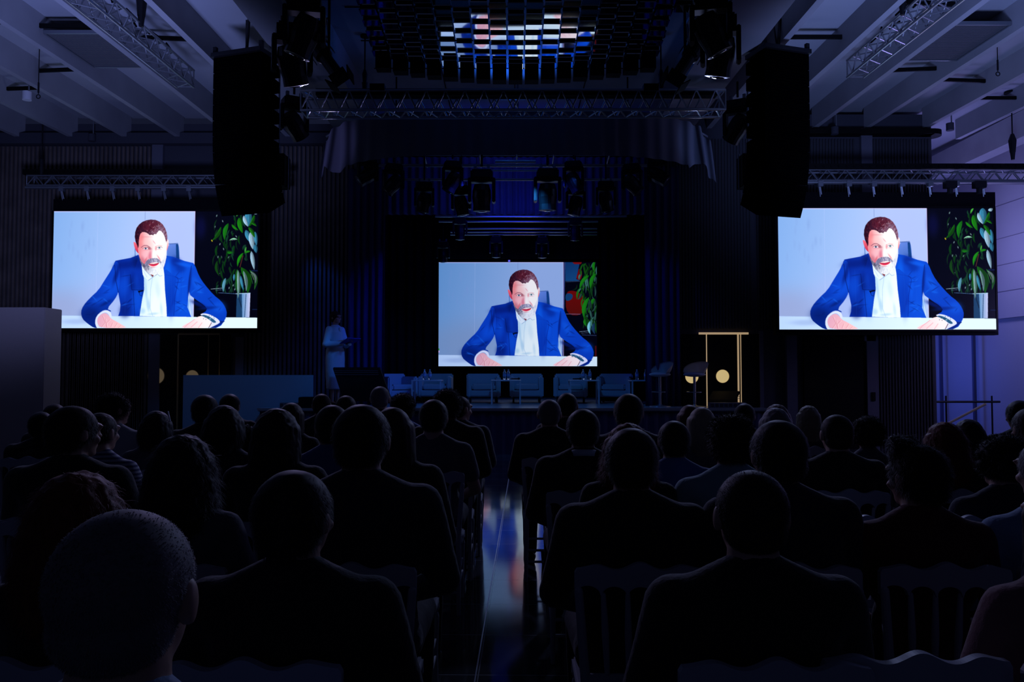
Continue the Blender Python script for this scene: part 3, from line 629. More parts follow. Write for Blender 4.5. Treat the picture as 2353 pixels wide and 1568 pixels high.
# ------------------------------------------------------------------ the stage
YS, ST = 14.5, 0.84
sx0, sx1 = at(605, 0, YS).x, at(1752, 0, YS).x
stg = thing('stage', 'low wide stage platform with dark skirt and pale reflective deck', 'stage', (0, YS, 0)); stg['kind'] = 'structure'
def f(bm):
    pts = [(sx0, YS - .0), (sx1, YS), (sx1, YS + .28), (3.95, YS + .28), (3.95, 15.5), (2.98, 15.5), (3.0, 20.4), (-3.0, 20.4), (-3.0, 16.15), (-3.55, 16.15), (-3.55, YS + .28), (sx0, YS + .28)]
    lo = [bm.verts.new((x, y - YS, ST - .06)) for x, y in pts]; hi = [bm.verts.new((x, y - YS, ST)) for x, y in pts]
    bm.faces.new(lo[::-1]); bm.faces.new(hi)
    for i in range(len(pts)): bm.faces.new((lo[i], lo[(i + 1) % len(pts)], hi[(i + 1) % len(pts)], hi[i]))
part('deck', f, M_stagetop, stg)
part('edge_trim', lambda bm: bm_box(bm, (0, -.012, ST - .02), (sx1 - sx0, .02, .045)), M_alu, stg)
def f(bm):
    n = 240; L = sx1 - sx0 - .04
    prev = None
    for k in range(n + 1):
        x = sx0 + .02 + L * k / n; y = .03 + .012 * math.sin(k * 1.3)
        a, b = bm.verts.new((x, y, 0)), bm.verts.new((x, y, ST - .06))
        if prev: bm.faces.new((prev[0], a, b, prev[1]))
        prev = (a, b)
    bm_box(bm, (0, .9, ST / 2 - .04), (6.7, 1.3, ST - .1)); bm_box(bm, (0, 3.7, ST / 2 - .04), (5.9, 4.2, ST - .1))
part('skirt', f, M_stagef, stg)
# stage house
struct('wall_stage_back', lambda bm: (bm_box(bm, (0, 20.6, 3.2), (8, .1, 6.4)), bm_box(bm, (-3.6, 18.5, 3.2), (.1, 4.2, 6.4)), bm_box(bm, (3.6, 18.5, 3.2), (.1, 4.2, 6.4))), M_black)
struct('ceiling_stage', lambda bm: bm_box(bm, (0, 18.9, 6.45), (7.4, 3.2, .1)), M_black)
def curtain(name, x0, x1, y, z0, z1, amp, pitch, m, label, cat='curtain', group=None, dy=0, bow=0):
    def f(bm):
        n = max(8, int(abs(x1 - x0) / pitch * 8)); nz = 7; rows = []
        rnd = random.Random(int(abs(x0) * 1000)); ph = [rnd.uniform(-.5, .5) for _ in range(n + 1)]
        for j in range(nz + 1):
            t = j / nz; z = z0 + (z1 - z0) * t; row = []
            for i in range(n + 1):
                u = i / n; x = x0 + (x1 - x0) * u
                a = amp * (1.15 - .35 * t)
                row.append(bm.verts.new((x, y + a * math.sin(2 * math.pi * u * abs(x1 - x0) / pitch + ph[i // 8] * .8 + .3 * math.sin(3 * t)) + bow * (4 * u * (1 - u)) + dy * u, z)))
            rows.append(row)
        for a, b in zip(rows, rows[1:]):
            for i in range(n): bm.faces.new((a[i], a[i + 1], b[i + 1], b[i]))
        g = bmesh.ops.solidify(bm, geom=bm.faces[:], thickness=.008)
    o = link(name, mk(f, name, True), m); return tag(o, label, cat, group)
curtain('stage_curtain', at(800, 0, 15.9).x, at(888, 0, 15.9).x, 15.95, ST, 5.6, .05, .14, M_velvet, 'tall dark blue velvet curtain gathered left of the stage opening', group='front curtains')
curtain('stage_curtain', at(1478, 0, 15.4).x, at(1556, 0, 15.4).x, 15.42, ST, 5.5, .05, .14, M_velvet, 'tall dark blue velvet curtain gathered right of the stage opening', group='front curtains')
curtain('leg_curtain', at(868, 0, 18).x, at(1004, 0, 18).x, 18, ST, 5.9, .04, .2, M_cloth, 'black masking curtain between left blue curtain and centre screen', group='black masking legs')
curtain('leg_curtain', at(1376, 0, 18).x, at(1510, 0, 18).x, 18, ST, 5.9, .04, .2, M_cloth, 'black masking curtain between centre screen and right blue curtain', group='black masking legs')
curtain('border_curtain', -2.9, 2.92, 16.9, at(0, 494, 16.9).z, 6.1, .035, .16, M_border, 'pleated blue-lit border cloth hanging above the stage opening')
curtain('border_curtain', -2.0, 2.1, 19.1, at(0, 596, 19.1).z, 6.1, .01, .3, M_cloth, 'plain black border cloth directly above the centre screen')

# screens ---------------------------------------------------------
pa, pc = paint(False), paint(True)
def led_screen(cx, cz, w, h, y, me, label, head, foot, side, sm):
    t = thing('led_screen', label, 'screen', (cx, y, cz), group='large LED screens')
    link('display', me, sm, t, loc=(0, -.01, 0))
    part('housing', lambda bm: (bm_box(bm, (0, .09, (head - foot) / 2), (w + side * 2, .16, h + head + foot))), M_screenframe, t)
    def f(bm):
        e = .006
        bm_box(bm, (0, -.006, h / 2 + .02), (w + .02, .03, .03)); bm_box(bm, (0, -.006, -h / 2 - .02), (w + .02, .03, .03))
        bm_box(bm, (-w / 2 - .02, -.006, 0), (.03, .03, h + .02)); bm_box(bm, (w / 2 + .02, -.006, 0), (.03, .03, h + .02))
    part('bezel', f, M_black, t)
    return t
yl, yr, yc = 15.35, 14.4, 19.3
sl_m = screen_mat('screen_picture', 1.12); sc_m = screen_mat('centre_picture', 0.95)
a, b = at(125, 486, yl), at(591, 754.5, yl)
wl_, hl_ = b.x - a.x, a.z - b.z
side_me = screen_mesh('side_display', pa, X0, X1, wl_, hl_)
LS = led_screen((a.x + b.x) / 2, (a.z + b.z) / 2, wl_, hl_, yl, side_me, 'LED screen left of the stage showing a man in blue jacket at a desk', .24, .08, .03, sl_m)
a, b = at(1787, 479, yr), at(2288.5, 757.5, yr)
wr_, hr_ = b.x - a.x, a.z - b.z
side_me2 = screen_mesh('side_display_right', pa, X0, X1, wr_, hr_)
RS = led_screen((a.x + b.x) / 2, (a.z + b.z) / 2, wr_, hr_, yr, side_me2, 'LED screen right of the stage showing the bearded man and a plant', .3, .1, .05, sl_m)
a, b = at(1008.5, 603, yc), at(1372, 842, yc)
ctr_me = screen_mesh('centre_display', pc, 115, 1983, b.x - a.x, a.z - b.z)
CS = led_screen((a.x + b.x) / 2, (a.z + b.z) / 2, b.x - a.x, a.z - b.z, yc, ctr_me, 'centre-stage LED screen framed by black curtains showing the same seated man', .06, .06, .03, sc_m)
box_part('status_light', (at(1170, 600, yc).x - (a.x + b.x) / 2, -.02, (a.z - b.z) / 2 + .03), (.05, .03, .04), mat('blue_led', (.1, .1, .5), .5, emit=(.12, .12, .9), es=1.0), CS)

# ------------------------------------------------------------------ trusses and rigging
def truss_parts(t, p0, p1, w, h, bays, m, r=.022, rb=.011, tri=False, up=(0, 0, 1)):
    p0, p1 = Vector(p0), Vector(p1); d = (p1 - p0).normalized(); side = d.cross(Vector(up)).normalized(); u = side.cross(d).normalized()
    cs = [(-w / 2, -h / 2), (w / 2, -h / 2), (w / 2, h / 2), (-w / 2, h / 2)] if not tri else [(-w / 2, -h / 2), (w / 2, -h / 2), (0, h / 2)]
    for cx, cz in cs:
        o = side * cx + u * cz; cyl_part('chord', p0 + o, p1 + o, r, m, t)
    def f(bm):
        n = len(cs)
        for k in range(bays):
            a, b = p0 + (p1 - p0) * (k / bays), p0 + (p1 - p0) * ((k + 1) / bays); mid = (a + b) / 2
            for i in range(n):
                c1, c2 = cs[i], cs[(i + 1) % n]; o1, o2 = side * c1[0] + u * c1[1], side * c2[0] + u * c2[1]
                bm_cyl(bm, a + o1, mid + o2, rb, n=6); bm_cyl(bm, mid + o2, b + o1, rb, n=6)
        for q in (p0, p1):
            for i in range(n):
                c1, c2 = cs[i], cs[(i + 1) % n]; bm_cyl(bm, q + side * c1[0] + u * c1[1], q + side * c2[0] + u * c2[1], rb, n=6)
    part('bracing', f, m, t)
def hoist(loc, top, label, s=1.0):
    t = thing('chain_hoist', label, 'hoist', loc, group='chain hoists')
    h = top - loc[2]
    cyl_part('chain', (0, 0, .2), (0, 0, h), .012, M_blackm, t)
    part('motor', lambda bm: (bm_cyl(bm, (0, 0, 0), (0, 0, .22 * s), .05 * s, .07 * s), bm_cyl(bm, (0, 0, .22 * s), (0, 0, .34 * s), .07 * s, .03 * s), bm_cyl(bm, (0, 0, -.14), (0, 0, 0), .03, .045)), M_blackm, t)
    cyl_part('ceiling_plate', (0, 0, h - .03), (0, 0, h), .12 * s, M_black, t, n=20)
    return t
# two aluminium side trusses running with the ribs
tl = thing('truss', 'silver aluminium truss under the left ceiling ribs with coiled cable', 'truss', (0, 0, 0), group='aluminium ceiling trusses')
pL = at(426, 181, 12.2); pL0 = Vector((pL.x - .03, 5.5, pL.z - .022 * 6.7))
truss_parts(tl, pL0, pL, .26, .26, 18, M_alu, .02, .011)
tr = thing('truss', 'silver aluminium truss under the right ceiling ribs', 'truss', (0, 0, 0), group='aluminium ceiling trusses')
pR = at(1966, 158, 12.2); pR0 = Vector((pR.x + .03, 5.5, pR.z - .022 * 6.7))
truss_parts(tr, pR0, pR, .26, .26, 18, M_alu, .02, .011)
for sgn, p in ((-1, pL), (1, pR)):
    s = 'left' if sgn < 0 else 'right'
    def f(bm):
        rnd = random.Random(5)
        for k in range(16):
            y = -.5 - k * .24; bm_cyl(bm, (rnd.uniform(-.08, .08), y, .17 + rnd.uniform(0, .05)), (rnd.uniform(-.08, .08), y - .3, .17 + rnd.uniform(0, .06)), .014, n=6)
    o = link('cable_loom', mk(f), M_black, loc=(p.x, p.y, p.z)); tag(o, f'loose black cable bundle lying along the {s} aluminium truss', 'cable', 'truss cables')
    hoist((p.x + sgn * -.15, 10.4, p.z + .17), ribz(10.4, 6.74), f'black chain hoist above the far end of the {s} aluminium truss')
# front lighting truss above the stage
tf = thing('truss', 'long dark lighting truss spanning the stage front under the mirrored ceiling piece', 'truss', (0, 0, 0))
a, b = at(706, 250, 12.2), at(1652, 248, 12.2)
truss_parts(tf, (a.x, 12.0, a.z), (b.x, 12.0, b.z), .36, .30, 22, M_alu, .022, .012)
def f(bm):
    c = at(1187, 215, 11.9); bm_box(bm, (c.x, 11.9, c.z), (at(1648, 0, 11.9).x - at(735, 0, 11.9).x, .16, .1))
    for px in (868, 1495): q = at(px, 206, 11.85); bm_box(bm, (q.x, 11.85, q.z + .02), (.22, .14, .1))
o = link('cable_tray', mk(f), M_black); tag(o, 'black cable tray lying along the top of the stage-front truss', 'tray')
for px, s in ((838, 'left'), (1519, 'right')):
    p = at(px, 205, 12.0); hoist((p.x, 12.0, p.z + .1), ribz(12, 6.74), f'slim black chain hoist holding the {s} end of the stage-front truss', .6)
# inclined lighting trusses
def side_light_truss(pxa, pya, sgn, label):
    p1 = at(pxa, pya, 10.1); p0 = Vector((p1.x, 6.5, p1.z - .08))
    t = thing('truss', label, 'truss', (0, 0, 0), group='dark lighting trusses'); truss_parts(t, p0, p1, .24, .24, 12, M_alud, .02, .011); return p1
pa1 = side_light_truss(735, 75, -1, 'dark truss with stage lamps left of the mirrored ceiling piece')
pa2 = side_light_truss(1600, 75, 1, 'dark truss with stage lamps right of the mirrored ceiling piece')
for (px, py, Y, s) in ((756, 95, 9.95, 'left'), (1574, 95, 9.95, 'right')):
    p = at(px, py, Y)
    o = link('drop_pipe', mk(lambda bm: (bm_cyl(bm, (0, 0, -.15), (0, 0, .55), .018), bm_cyl(bm, (-.25, 0, .55), (.05, 0, .55), .018))), M_blackm, loc=p)
    tag(o, f'black vertical scaffold pipe at the {s} edge of the mirrored ceiling piece', 'pipe', 'drop pipes')

# side screen trusses with LED rail, pipe and clamps
def screen_truss(px0, px1, pz, Y, label, side, y2=None, clamps=()):
    a, b = at(px0, pz, Y), at(px1, pz, Y)
    t = thing('truss', label, 'truss', (0, 0, 0), group='screen-hanging trusses')
    truss_parts(t, a, b, .24, .20, int((b.x - a.x) / .33), M_alud, .02, .011)
    za = at(0, pz - 18, Y).z; c0 = a.x - .06
    def f(bm):
        bm_box(bm, ((a.x + b.x) / 2, Y - .14, za), (b.x - a.x + .1, .09, .10))
        for k in range(int((b.x - a.x) / .14)): bm_box(bm, (a.x + k * .14 + .05, Y - .19, za), (.03, .02, .03))
    o = link('cable_tray', mk(f), M_black); tag(o, f'dotted black rail along the top of the {side} screen truss', 'tray', 'screen truss rails')
    zp = at(0, pz + 13, Y - .15).z
    p = thing('hanging_pipe', f'pale horizontal pipe with clamps holding up the {side} LED screen', 'pipe', (0, Y - .15, zp), group='screen hanging pipes')
    cyl_part('pipe', (a.x, 0, 0), (b.x, 0, 0), .028, M_alud, p)
    for cx in clamps:
        x = at(cx, 0, Y - .15).x
        part('clamp', lambda bm: (bm_box(bm, (x, 0, -.03), (.09, .08, .1)), bm_cyl(bm, (x, 0, -.08), (x + .03, .02, -.22), .014, n=6), bm_cyl(bm, (x - .02, 0, -.08), (x + .01, .02, -.26), .01, n=6)), M_alud, p)
screen_truss(70, 655, 418, 15.5, 'thin zigzag truss hanging above the left LED screen', 'left', clamps=(152, 210, 268, 326, 385, 442))
screen_truss(1790, 2420, 406, 14.5, 'thin zigzag truss hanging above the right LED screen', 'right', clamps=(1878, 1943, 2000, 2064, 2128, 2188, 2250))
for px, py, s in ((2248 - 65, 425, 'left of the pair'), (2250, 425, 'right of the pair')):
    p = at(px, py, 14.2); o = link('beam_clamp', mk(lambda bm: (bm_box(bm, (0, 0, 0), (.2, .12, .12)), bm_cyl(bm, (0, 0, -.05), (0, 0, -.16), .05)), bev=0), M_blackm, loc=p)
    tag(o, f'dark lifting clamp over the right LED screen corner, {s}', 'clamp', 'lifting clamps')
p = at(2327, 350, 14.6); hoist((p.x, p.y, p.z), 6.7, 'large black chain hoist above the right end of the right screen truss')
p = at(96, 385, 15.3); hoist((p.x, p.y, p.z), 6.5, 'small chain hoist above the left end of the left screen truss', .7)
for (px, py0, py1, Y, s) in ((88, 222, 100, 12.2, 'upper left'), (2293, 170, 75, 12.2, 'upper right')):
    p, q = at(px, py0, Y), at(px, py1, Y)
    t = thing('rigging_hook', f'thin black rod with hook hanging from the ceiling at {s}', 'hook', p, group='hanging hooks')
    cyl_part('rod', (0, 0, .04), (0, 0, ribz(Y, 6.72) - p.z), .007, M_blackm, t)
    def f(bm):
        for k in range(12):
            a0, a1 = 2 * math.pi * k / 12, 2 * math.pi * (k + 1) / 12
            bm_cyl(bm, (.03 * math.cos(a0), 0, .03 * math.sin(a0)), (.03 * math.cos(a1), 0, .03 * math.sin(a1)), .008, n=6)
        bm_cyl(bm, (0, 0, .06), (0, 0, .22), .014)
    part('hook', f, M_blackm, t)

# small ceiling loudspeakers / sensors
for px, py, Y, l in ((2183, 293, 15.2, 'small round dark ceiling spotlight near the right side room'), (1918, 302, 15.3, 'small ceiling lamp between right speaker and wall top'), (62, 222, 13.0, 'small white dome lamp beside the upper left rib'), (211, 318, 15.9, 'tiny ceiling lamp above the left slat wall')):
    p = at(px, py, Y); t = thing('ceiling_lamp', l, 'lamp', p, group='small ceiling lamps')
    cyl_part('can', (0, 0, -.06), (0, 0, .08), .07, M_white if 'white' in l else M_darkwall, t, n=20)
    cyl_part('stem', (0.03, 0, .08), (.03, 0, ribz(Y, 6.72) - p.z), .012, M_alud, t)

# mirrored ceiling sculpture ---------------------------------------
ms = thing('mirror_sculpture', 'large oval ceiling piece of stepped square mirror tiles reflecting the centre screen', 'ceiling sculpture', (0.05, 8.9, 6.0))
TW, TD = 0.226, 0.222
tiles = []
for j in range(0, 14):
    for i in range(-9, 10):
        x = i * TW; yy = 11.05 - j * TD - .42 * (abs(x) / 2.0) ** 2
        if abs(x) > 1.86 + .028 * j + (.04 if i > 0 else 0): continue
        tiles.append((x, yy, 5.68 + .036 * j + .05 * (abs(x) / 2.0) ** 2, j == 0))
tiles.sort(key=lambda t: (t[1] < 9.2, abs(t[0] - .08) * 1.0 - t[1] * .6))
def tile_bm(bm, x, y, z, out):
    tilt = Matrix.Rotation(R(.0 + .35 * math.sin(x * 7 + y * 5)), 4, 'X') @ Matrix.Rotation(R(.25 * math.sin(x * 9 - y * 4)), 4, 'Y')
    bm_box(bm, (x, y - 8.9, z - 6.0), (TW - .02, TD - .03, .012), tilt)
def side_bm(bm, x, y, z, out):
    h = .24 if out else .12
    zc = z - 6.0 + h / 2 + .008 - (.11 if out else 0)
    bm_box(bm, (x, y - 8.9 + .02 - (.0), zc), (TW - .035, TD - .05, h))
rest = []
for k, tdef in enumerate(tiles):
    if k < 96 and not tdef[3]: part('mirror_tile', lambda bm: tile_bm(bm, *tdef), M_mirror, ms)
    elif not tdef[3]: rest.append(tdef)
r_ = part('mirror_tiles', lambda bm: [tile_bm(bm, *q) for q in rest], M_mirror, ms); r_['kind'] = 'stuff'
part('tile_boxes', lambda bm: [side_bm(bm, *q) for q in tiles], mat('tile_side', (.006, .008, .014), .7, spec=.1), ms)['kind'] = 'stuff'
part('carrier_frame', lambda bm: (bm_box(bm, (0, .2, .42), (3.6, .05, .05)), bm_box(bm, (0, -1.2, .42), (3.6, .05, .05)), bm_box(bm, (-1.2, 0, .42), (.05, 4.4, .05)), bm_box(bm, (1.2, 0, .42), (.05, 4.4, .05)),
     *[bm_cyl(bm, (x, y, .42), (x, y, .62), .012) for x in (-1.2, 1.2) for y in (-1.2, .2)]), M_black, ms)

# line array speakers ----------------------------------------------
def line_array(px0, px1, py0, py1, Y, sgn, label):
    a, b = at(px0, py0, Y), at(px1, py1, Y); w = b.x - a.x; H = a.z - b.z
    t = thing('line_array_speaker', label, 'speaker', ((a.x + b.x) / 2, Y, a.z), group='hanging line arrays')
    n = 10; hc = H / (n - .42); y, z = 0.0, 0.0; ang = 0.0
    t.rotation_euler = (0, 0, R(sgn * 18))
    for k in range(n):
        ang = [0, 0, 0, 0, 1, 2, 5, 10, 17, 24][k]
        Rm = Matrix.Translation((0, y, z)) @ Matrix.Rotation(R(ang), 4, 'X')
        def f(bm):
            pts = [(-w / 2, 0, 0), (w / 2, 0, 0), (w / 2 * .86, .52, -.03), (-w / 2 * .86, .52, -.03), (-w / 2, 0, -hc + .01), (w / 2, 0, -hc + .01), (w / 2 * .86, .52, -hc + .04), (-w / 2 * .86, .52, -hc + .04)]
            v = [bm.verts.new(Rm @ Vector(p)) for p in pts]
            for q in ((0, 1, 2, 3), (7, 6, 5, 4), (0, 4, 5, 1), (1, 5, 6, 2), (2, 6, 7, 3), (3, 7, 4, 0)): bm.faces.new([v[i] for i in q])
        c = part('cabinet', f, M_boxblk, t)
        def g(bm):
            for i in range(5): bm_box(bm, (0, -.008, -hc * (i + .7) / 5.4), (w * .9, .012, .006))
            for s in (-1, 1): bm_box(bm, (s * w * .497, .03, -hc / 2), (.012, .05, hc * .5))
            for v in bm.verts: v.co = Rm @ v.co
        part('grille', g, M_boxblk, c)
        d = Rm.to_3x3() @ Vector((0, 0, -hc)); y += d.y; z += d.z
    part('rigging_frame', lambda bm: (bm_box(bm, (0, .2, .03), (w * 1.02, .5, .06)), bm_box(bm, (-w * .48, .02, .1), (.05, .05, .12)), bm_box(bm, (w * .48, .02, .1), (.05, .05, .12)),
        bm_cyl(bm, (0, .2, .05), (0.04, .2, 6.55 - a.z), .022), bm_cyl(bm, (.0, .2, .05), (-.04, .25, 6.55 - a.z), .012)), M_blackm, t)
    return t
line_array(480, 606, 126, 478, 11.0, -1, 'tall black curved line array speaker hanging left of the stage')
line_array(1748, 1874, 118, 482, 11.0, 1, 'tall black curved line array speaker hanging right of the stage')
# second, angled arrays behind the front ones
for (px, s, sg) in ((640, 'left', -1), (1720, 'right', 1)):
    p = at(px, 395, 12.4)
    t = thing('fill_speaker', f'black fill speaker in a silver-edged bracket behind the {s} line array', 'speaker', p, group='fill speakers')
    part('cabinet', lambda bm: bm_box(bm, (0, 0, 0), (.28, .35, .5)), M_black, t, bev=.01)
    part('bracket', lambda bm: (bm_cyl(bm, (-.15, 0, -.28), (.15, 0, -.28), .012), bm_cyl(bm, (-.15, 0, -.28), (-.15, 0, .28), .012), bm_cyl(bm, (.15, 0, -.28), (.15, 0, .28), .012), bm_cyl(bm, (0, 0, .28), (0, 0, 6.66 - p.z), .015)), M_alud, t)

# stage lamps ------------------------------------------------------
def moving_head_meshes():
    d = {}
    d['base'] = mk(lambda bm: bm_box(bm, (0, 0, -.07), (.30, .24, .13)), bev=.02)
    def yoke(bm):
        for s in (-1, 1): bm_box(bm, (s * .165, 0, -.28), (.045, .14, .34))
        bm_box(bm, (0, 0, -.145), (.36, .14, .05))
    d['yoke'] = mk(yoke, bev=.01)
    d['head'] = mk(lambda bm: bm_lathe(bm, [(.05, .17), (.10, .16), (.125, .08), (.13, -.02), (.115, -.12), (.12, -.20), (.10, -.205)]), smooth=False)
    d['lens'] = mk(lambda bm: bm_sph(bm, (0, 0, -.19), (.09, .09, .03)), smooth=True)
    d['clamp'] = mk(lambda bm: (bm_box(bm, (0, 0, .01), (.2, .03, .02)), bm_box(bm, (-.09, 0, .03), (.04, .05, .09)), bm_box(bm, (.09, 0, .03), (.04, .05, .09))))
    return d
MH = moving_head_meshes()
def moving_head(p, label, group, tilt=(0, 0, 0), rz=0, s=1.0, up=0):
    t = thing('moving_head_light', label, 'stage light', p, rz, group); t.scale = (s, s, s)
    for n in ('base', 'yoke', 'clamp'): link(n, MH[n], M_blackm if n != 'clamp' else M_alud, t)
    if up: part('hanging_stem', lambda bm: bm_cyl(bm, (0, 0, .05), (0, 0, (up - p[2]) / s), .016, n=8), M_blackm, t)
    h = link('head', MH['head'], M_blackm, t, loc=(0, 0, -.36), rot=tilt); link('lens', MH['lens'], M_lens, h)
    return t
PR = {}
PR['body'] = mk(lambda bm: bm_lathe(bm, [(.08, .30), (.10, .28), (.10, .0), (.075, -.04), (.075, -.34), (.085, -.36)], n=18))
PR['hood'] = mk(lambda bm: (bm_box(bm, (0, 0, -.38), (.2, .2, .02)), bm_box(bm, (.12, 0, -.44), (.012, .19, .14), Matrix.Rotation(R(25), 4, 'Y')), bm_box(bm, (-.12, 0, -.44), (.012, .19, .14), Matrix.Rotation(R(-25), 4, 'Y'))))
PR['yoke'] = mk(lambda bm: (bm_box(bm, (-.125, 0, .12), (.012, .04, .3)), bm_box(bm, (.125, 0, .12), (.012, .04, .3)), bm_box(bm, (0, 0, .27), (.26, .04, .012))))
def profile_spot(p, rot, label, group, s=1.0):
    t = thing('profile_spotlight', label, 'stage light', p, 0, group); t.rotation_euler = rot; t.scale = (s, s, s)
    link('body', PR['body'], M_blackm, t); link('barn_doors', PR['hood'], M_black, t); link('yoke', PR['yoke'], M_alud, t)
    return t
g1 = 'lamps hanging from the side lighting trusses'
moving_head(at(672, 60, 9.3), 'big black moving light left of the mirrored ceiling piece, above the left tube lamp', g1, (R(20), R(-15), 0), R(20), 1.25)
moving_head(at(700, -10, 8.5), 'black moving light at the top edge left of the mirror tiles', g1, (R(10), R(20), 0), R(10), 1.2)
profile_spot(at(745, 130, 10.0), (R(-20), R(-35), 0), 'black tube spotlight with flaps pointing right, left of the mirror tiles', g1, 1.1)
moving_head(at(1655, 40, 9.3), 'big black moving light right of the mirrored ceiling piece', g1, (R(15), R(10), 0), R(-15), 1.25)
moving_head(at(1632, -15, 8.5), 'black moving light at the top edge right of the mirror tiles', g1, (R(10), R(-25), 0), R(-10), 1.2)
profile_spot(at(1585, 130, 10.0), (R(-20), R(32), 0), 'black tube spotlight with flaps pointing left, right of the mirror tiles', g1, 1.1)
moving_head(at(676, 225, 12.6), 'black moving light between left line array and stage-front truss', g1, (R(20), R(-40), 0), R(30), 1.2, 6.15)
moving_head(at(1695, 232, 12.6), 'black moving light between stage-front truss and right line array', g1, (R(20), R(40), 0), R(-30), 1.2, 6.15)
# curved rig with its cloth skirt and the lamps beneath
def arcp(u, z):
    x = -3.40 + 6.98 * u; y = 14.35 - 1.3 * (1 - (2 * u - 1) ** 4)
    return Vector((x, y, z))
def f(bm):
    n = 260; nz = 6; rows = []
    for j in range(nz + 1):
        t = j / nz; row = []
        for i in range(n + 1):
            u = i / n; e = abs(2 * u - 1); amp = .015 + .075 * max(0, e - .72) / .28
            p = arcp(u, 0); sag = .12 * max(0, e - .9) / .1
            z = 5.08 + .78 * t - sag * (1 - t) * (.6 + .4 * math.sin(i * .8)) + .09 * math.sin(i * .31) * (1 - t) * (e > .85)
            zt = 5.86 - .18 * max(0, e - .93) / .07
            row.append(bm.verts.new((p.x + (.10 * (1 - t) * (u - .5) * 2 * (e > .9)), p.y + amp * math.sin(i * .62 + .5 * math.sin(i * .2)) - .04 * (1 - t), min(z, zt))))
        rows.append(row)
    for a, b in zip(rows, rows[1:]):
        for i in range(n): bm.faces.new((a[i], a[i + 1], b[i + 1], b[i]))
sk = link('rig_skirt', mk(f, 'rig_skirt', True), M_skirt); tag(sk, 'long curved grey-black cloth skirt hiding the lighting rig above the stage', 'skirt')
rg = thing('lighting_rig', 'curved tube rig behind the cloth skirt carrying the stage lamps', 'rig', (0, 0, 0))
def tube(z, dy):
    def f(bm):
        P = [arcp(k / 24, z) + Vector((0, dy, 0)) for k in range(25)]
        for a, b in zip(P, P[1:]): bm_cyl(bm, a, b, .025, n=8)
    return f
part('tube', tube(5.82, .12), M_alud, rg); part('tube', tube(5.4, .35), M_alud, rg)
part('crossbar', lambda bm: [bm_cyl(bm, (arcp(u, 0).x, arcp(u, 0).y + .12, 5.8), (arcp(u, 0).x, 15.4, 5.5), .02, n=8) for u in (.1, .25, .4, .5, .6, .75, .9)], M_alud, rg)
part('batten', lambda bm: (bm_cyl(bm, (-2.6, 15.0, 5.42), (2.7, 15.0, 5.42), .03), bm_cyl(bm, (-2.4, 15.4, 5.25), (2.5, 15.4, 5.25), .025), bm_cyl(bm, (-.3, 14.0, 5.23), (.42, 14.0, 5.23), .03), bm_cyl(bm, (-.35, 14.0, 5.07), (.45, 14.0, 5.07), .015)), M_alu, rg)
part('grid_pipe', lambda bm: [bm_cyl(bm, (-2.9, y, 5.63), (3.0, y, 5.63), .024) for y in (14.2, 14.4, 14.5, 14.6, 14.8, 15.0)], M_alud, rg)
part('hanger', lambda bm: [bm_cyl(bm, (x, 13.6, 5.8), (x, 13.6, 6.6), .015, n=6) for x in (-2, 0.1, 2)], M_blackm, rg)
g2 = 'stage lamps under the curved rig'
for px, py, Y, tl_, d in [(1107, 392, 14.6, 0, 'left of the two largest lamps above centre screen'), (1258, 390, 14.6, 0, 'right of the two largest lamps above centre screen'),
        (1040, 372, 14.2, 25, 'tilted one left of the largest pair'), (1318, 372, 14.2, -25, 'tilted one right of the largest pair'), (975, 420, 14.8, 10, 'low one above the left edge of the centre screen'),
        (1060, 428, 15.0, -10, 'low small one between two taller left lamps'), (1322, 428, 15.0, 10, 'low small one right of the largest pair'), (1392, 418, 14.8, -10, 'low one above the right edge of the centre screen'),
        (905, 378, 14.4, 40, 'tilted one near the left end of the skirt'), (1452, 378, 14.4, -40, 'tilted one near the right end of the skirt'), (845, 360, 14.5, 55, 'outermost one by the left cloth folds'), (1512, 360, 14.5, -55, 'outermost one by the right cloth folds')]:
    big = 'largest pair' not in d and 'two largest' in d
    moving_head(at(px, py, Y), 'black moving light under the rig, ' + d, g2, (R(5), R(tl_), 0), R(tl_ * .5), 1.35 if big else 1.0, 5.66)
# pipes over the stage
for k, (py, Y, x0, x1, l) in enumerate([(497.5, 16.65, 1000, 1440, 'brightest thin pipe just under the blue border cloth'), (509, 17.2, 1008, 1374, 'second pipe below the blue border cloth'), (525, 17.6, 1062, 1372, 'third pipe below the blue border cloth'), (533, 18.0, 1035, 1372, 'fourth pipe below the blue border cloth'), (539, 18.3, 1035, 1372, 'lowest pipe above the black border over the centre screen')]):
    a, b = at(x0, py, Y), at(x1, py, Y); t = thing('stage_batten', l, 'pipe', a, group='stage battens')
    cyl_part('pipe', (0, 0, 0), (b.x - a.x, 0, 0), .022, M_alu, t)
    part('drop_line', lambda bm: [bm_cyl(bm, (x, 0, 0), (x, 0, 6.3 - a.z), .006, n=6) for x in np.linspace(.1, b.x - a.x - .1, 6)], M_blackm, t)
for px, py, Y, l in [(1057, 500, 16.9, 'small lamp hanging left of the pipes over the centre screen'), (1322, 502, 16.9, 'small lamp hanging right of the pipes over the centre screen'), (1140, 545, 18.5, 'dim lamp directly above the man on the centre screen'), (1246, 546, 18.5, 'dim lamp above the right half of the centre screen'), (1018, 556, 18.5, 'dim lamp at the upper left corner of the centre screen')]:
    moving_head(at(px, py, Y), l, 'lamps over the stage', (R(5), 0, 0), 0, .85, 6.42)

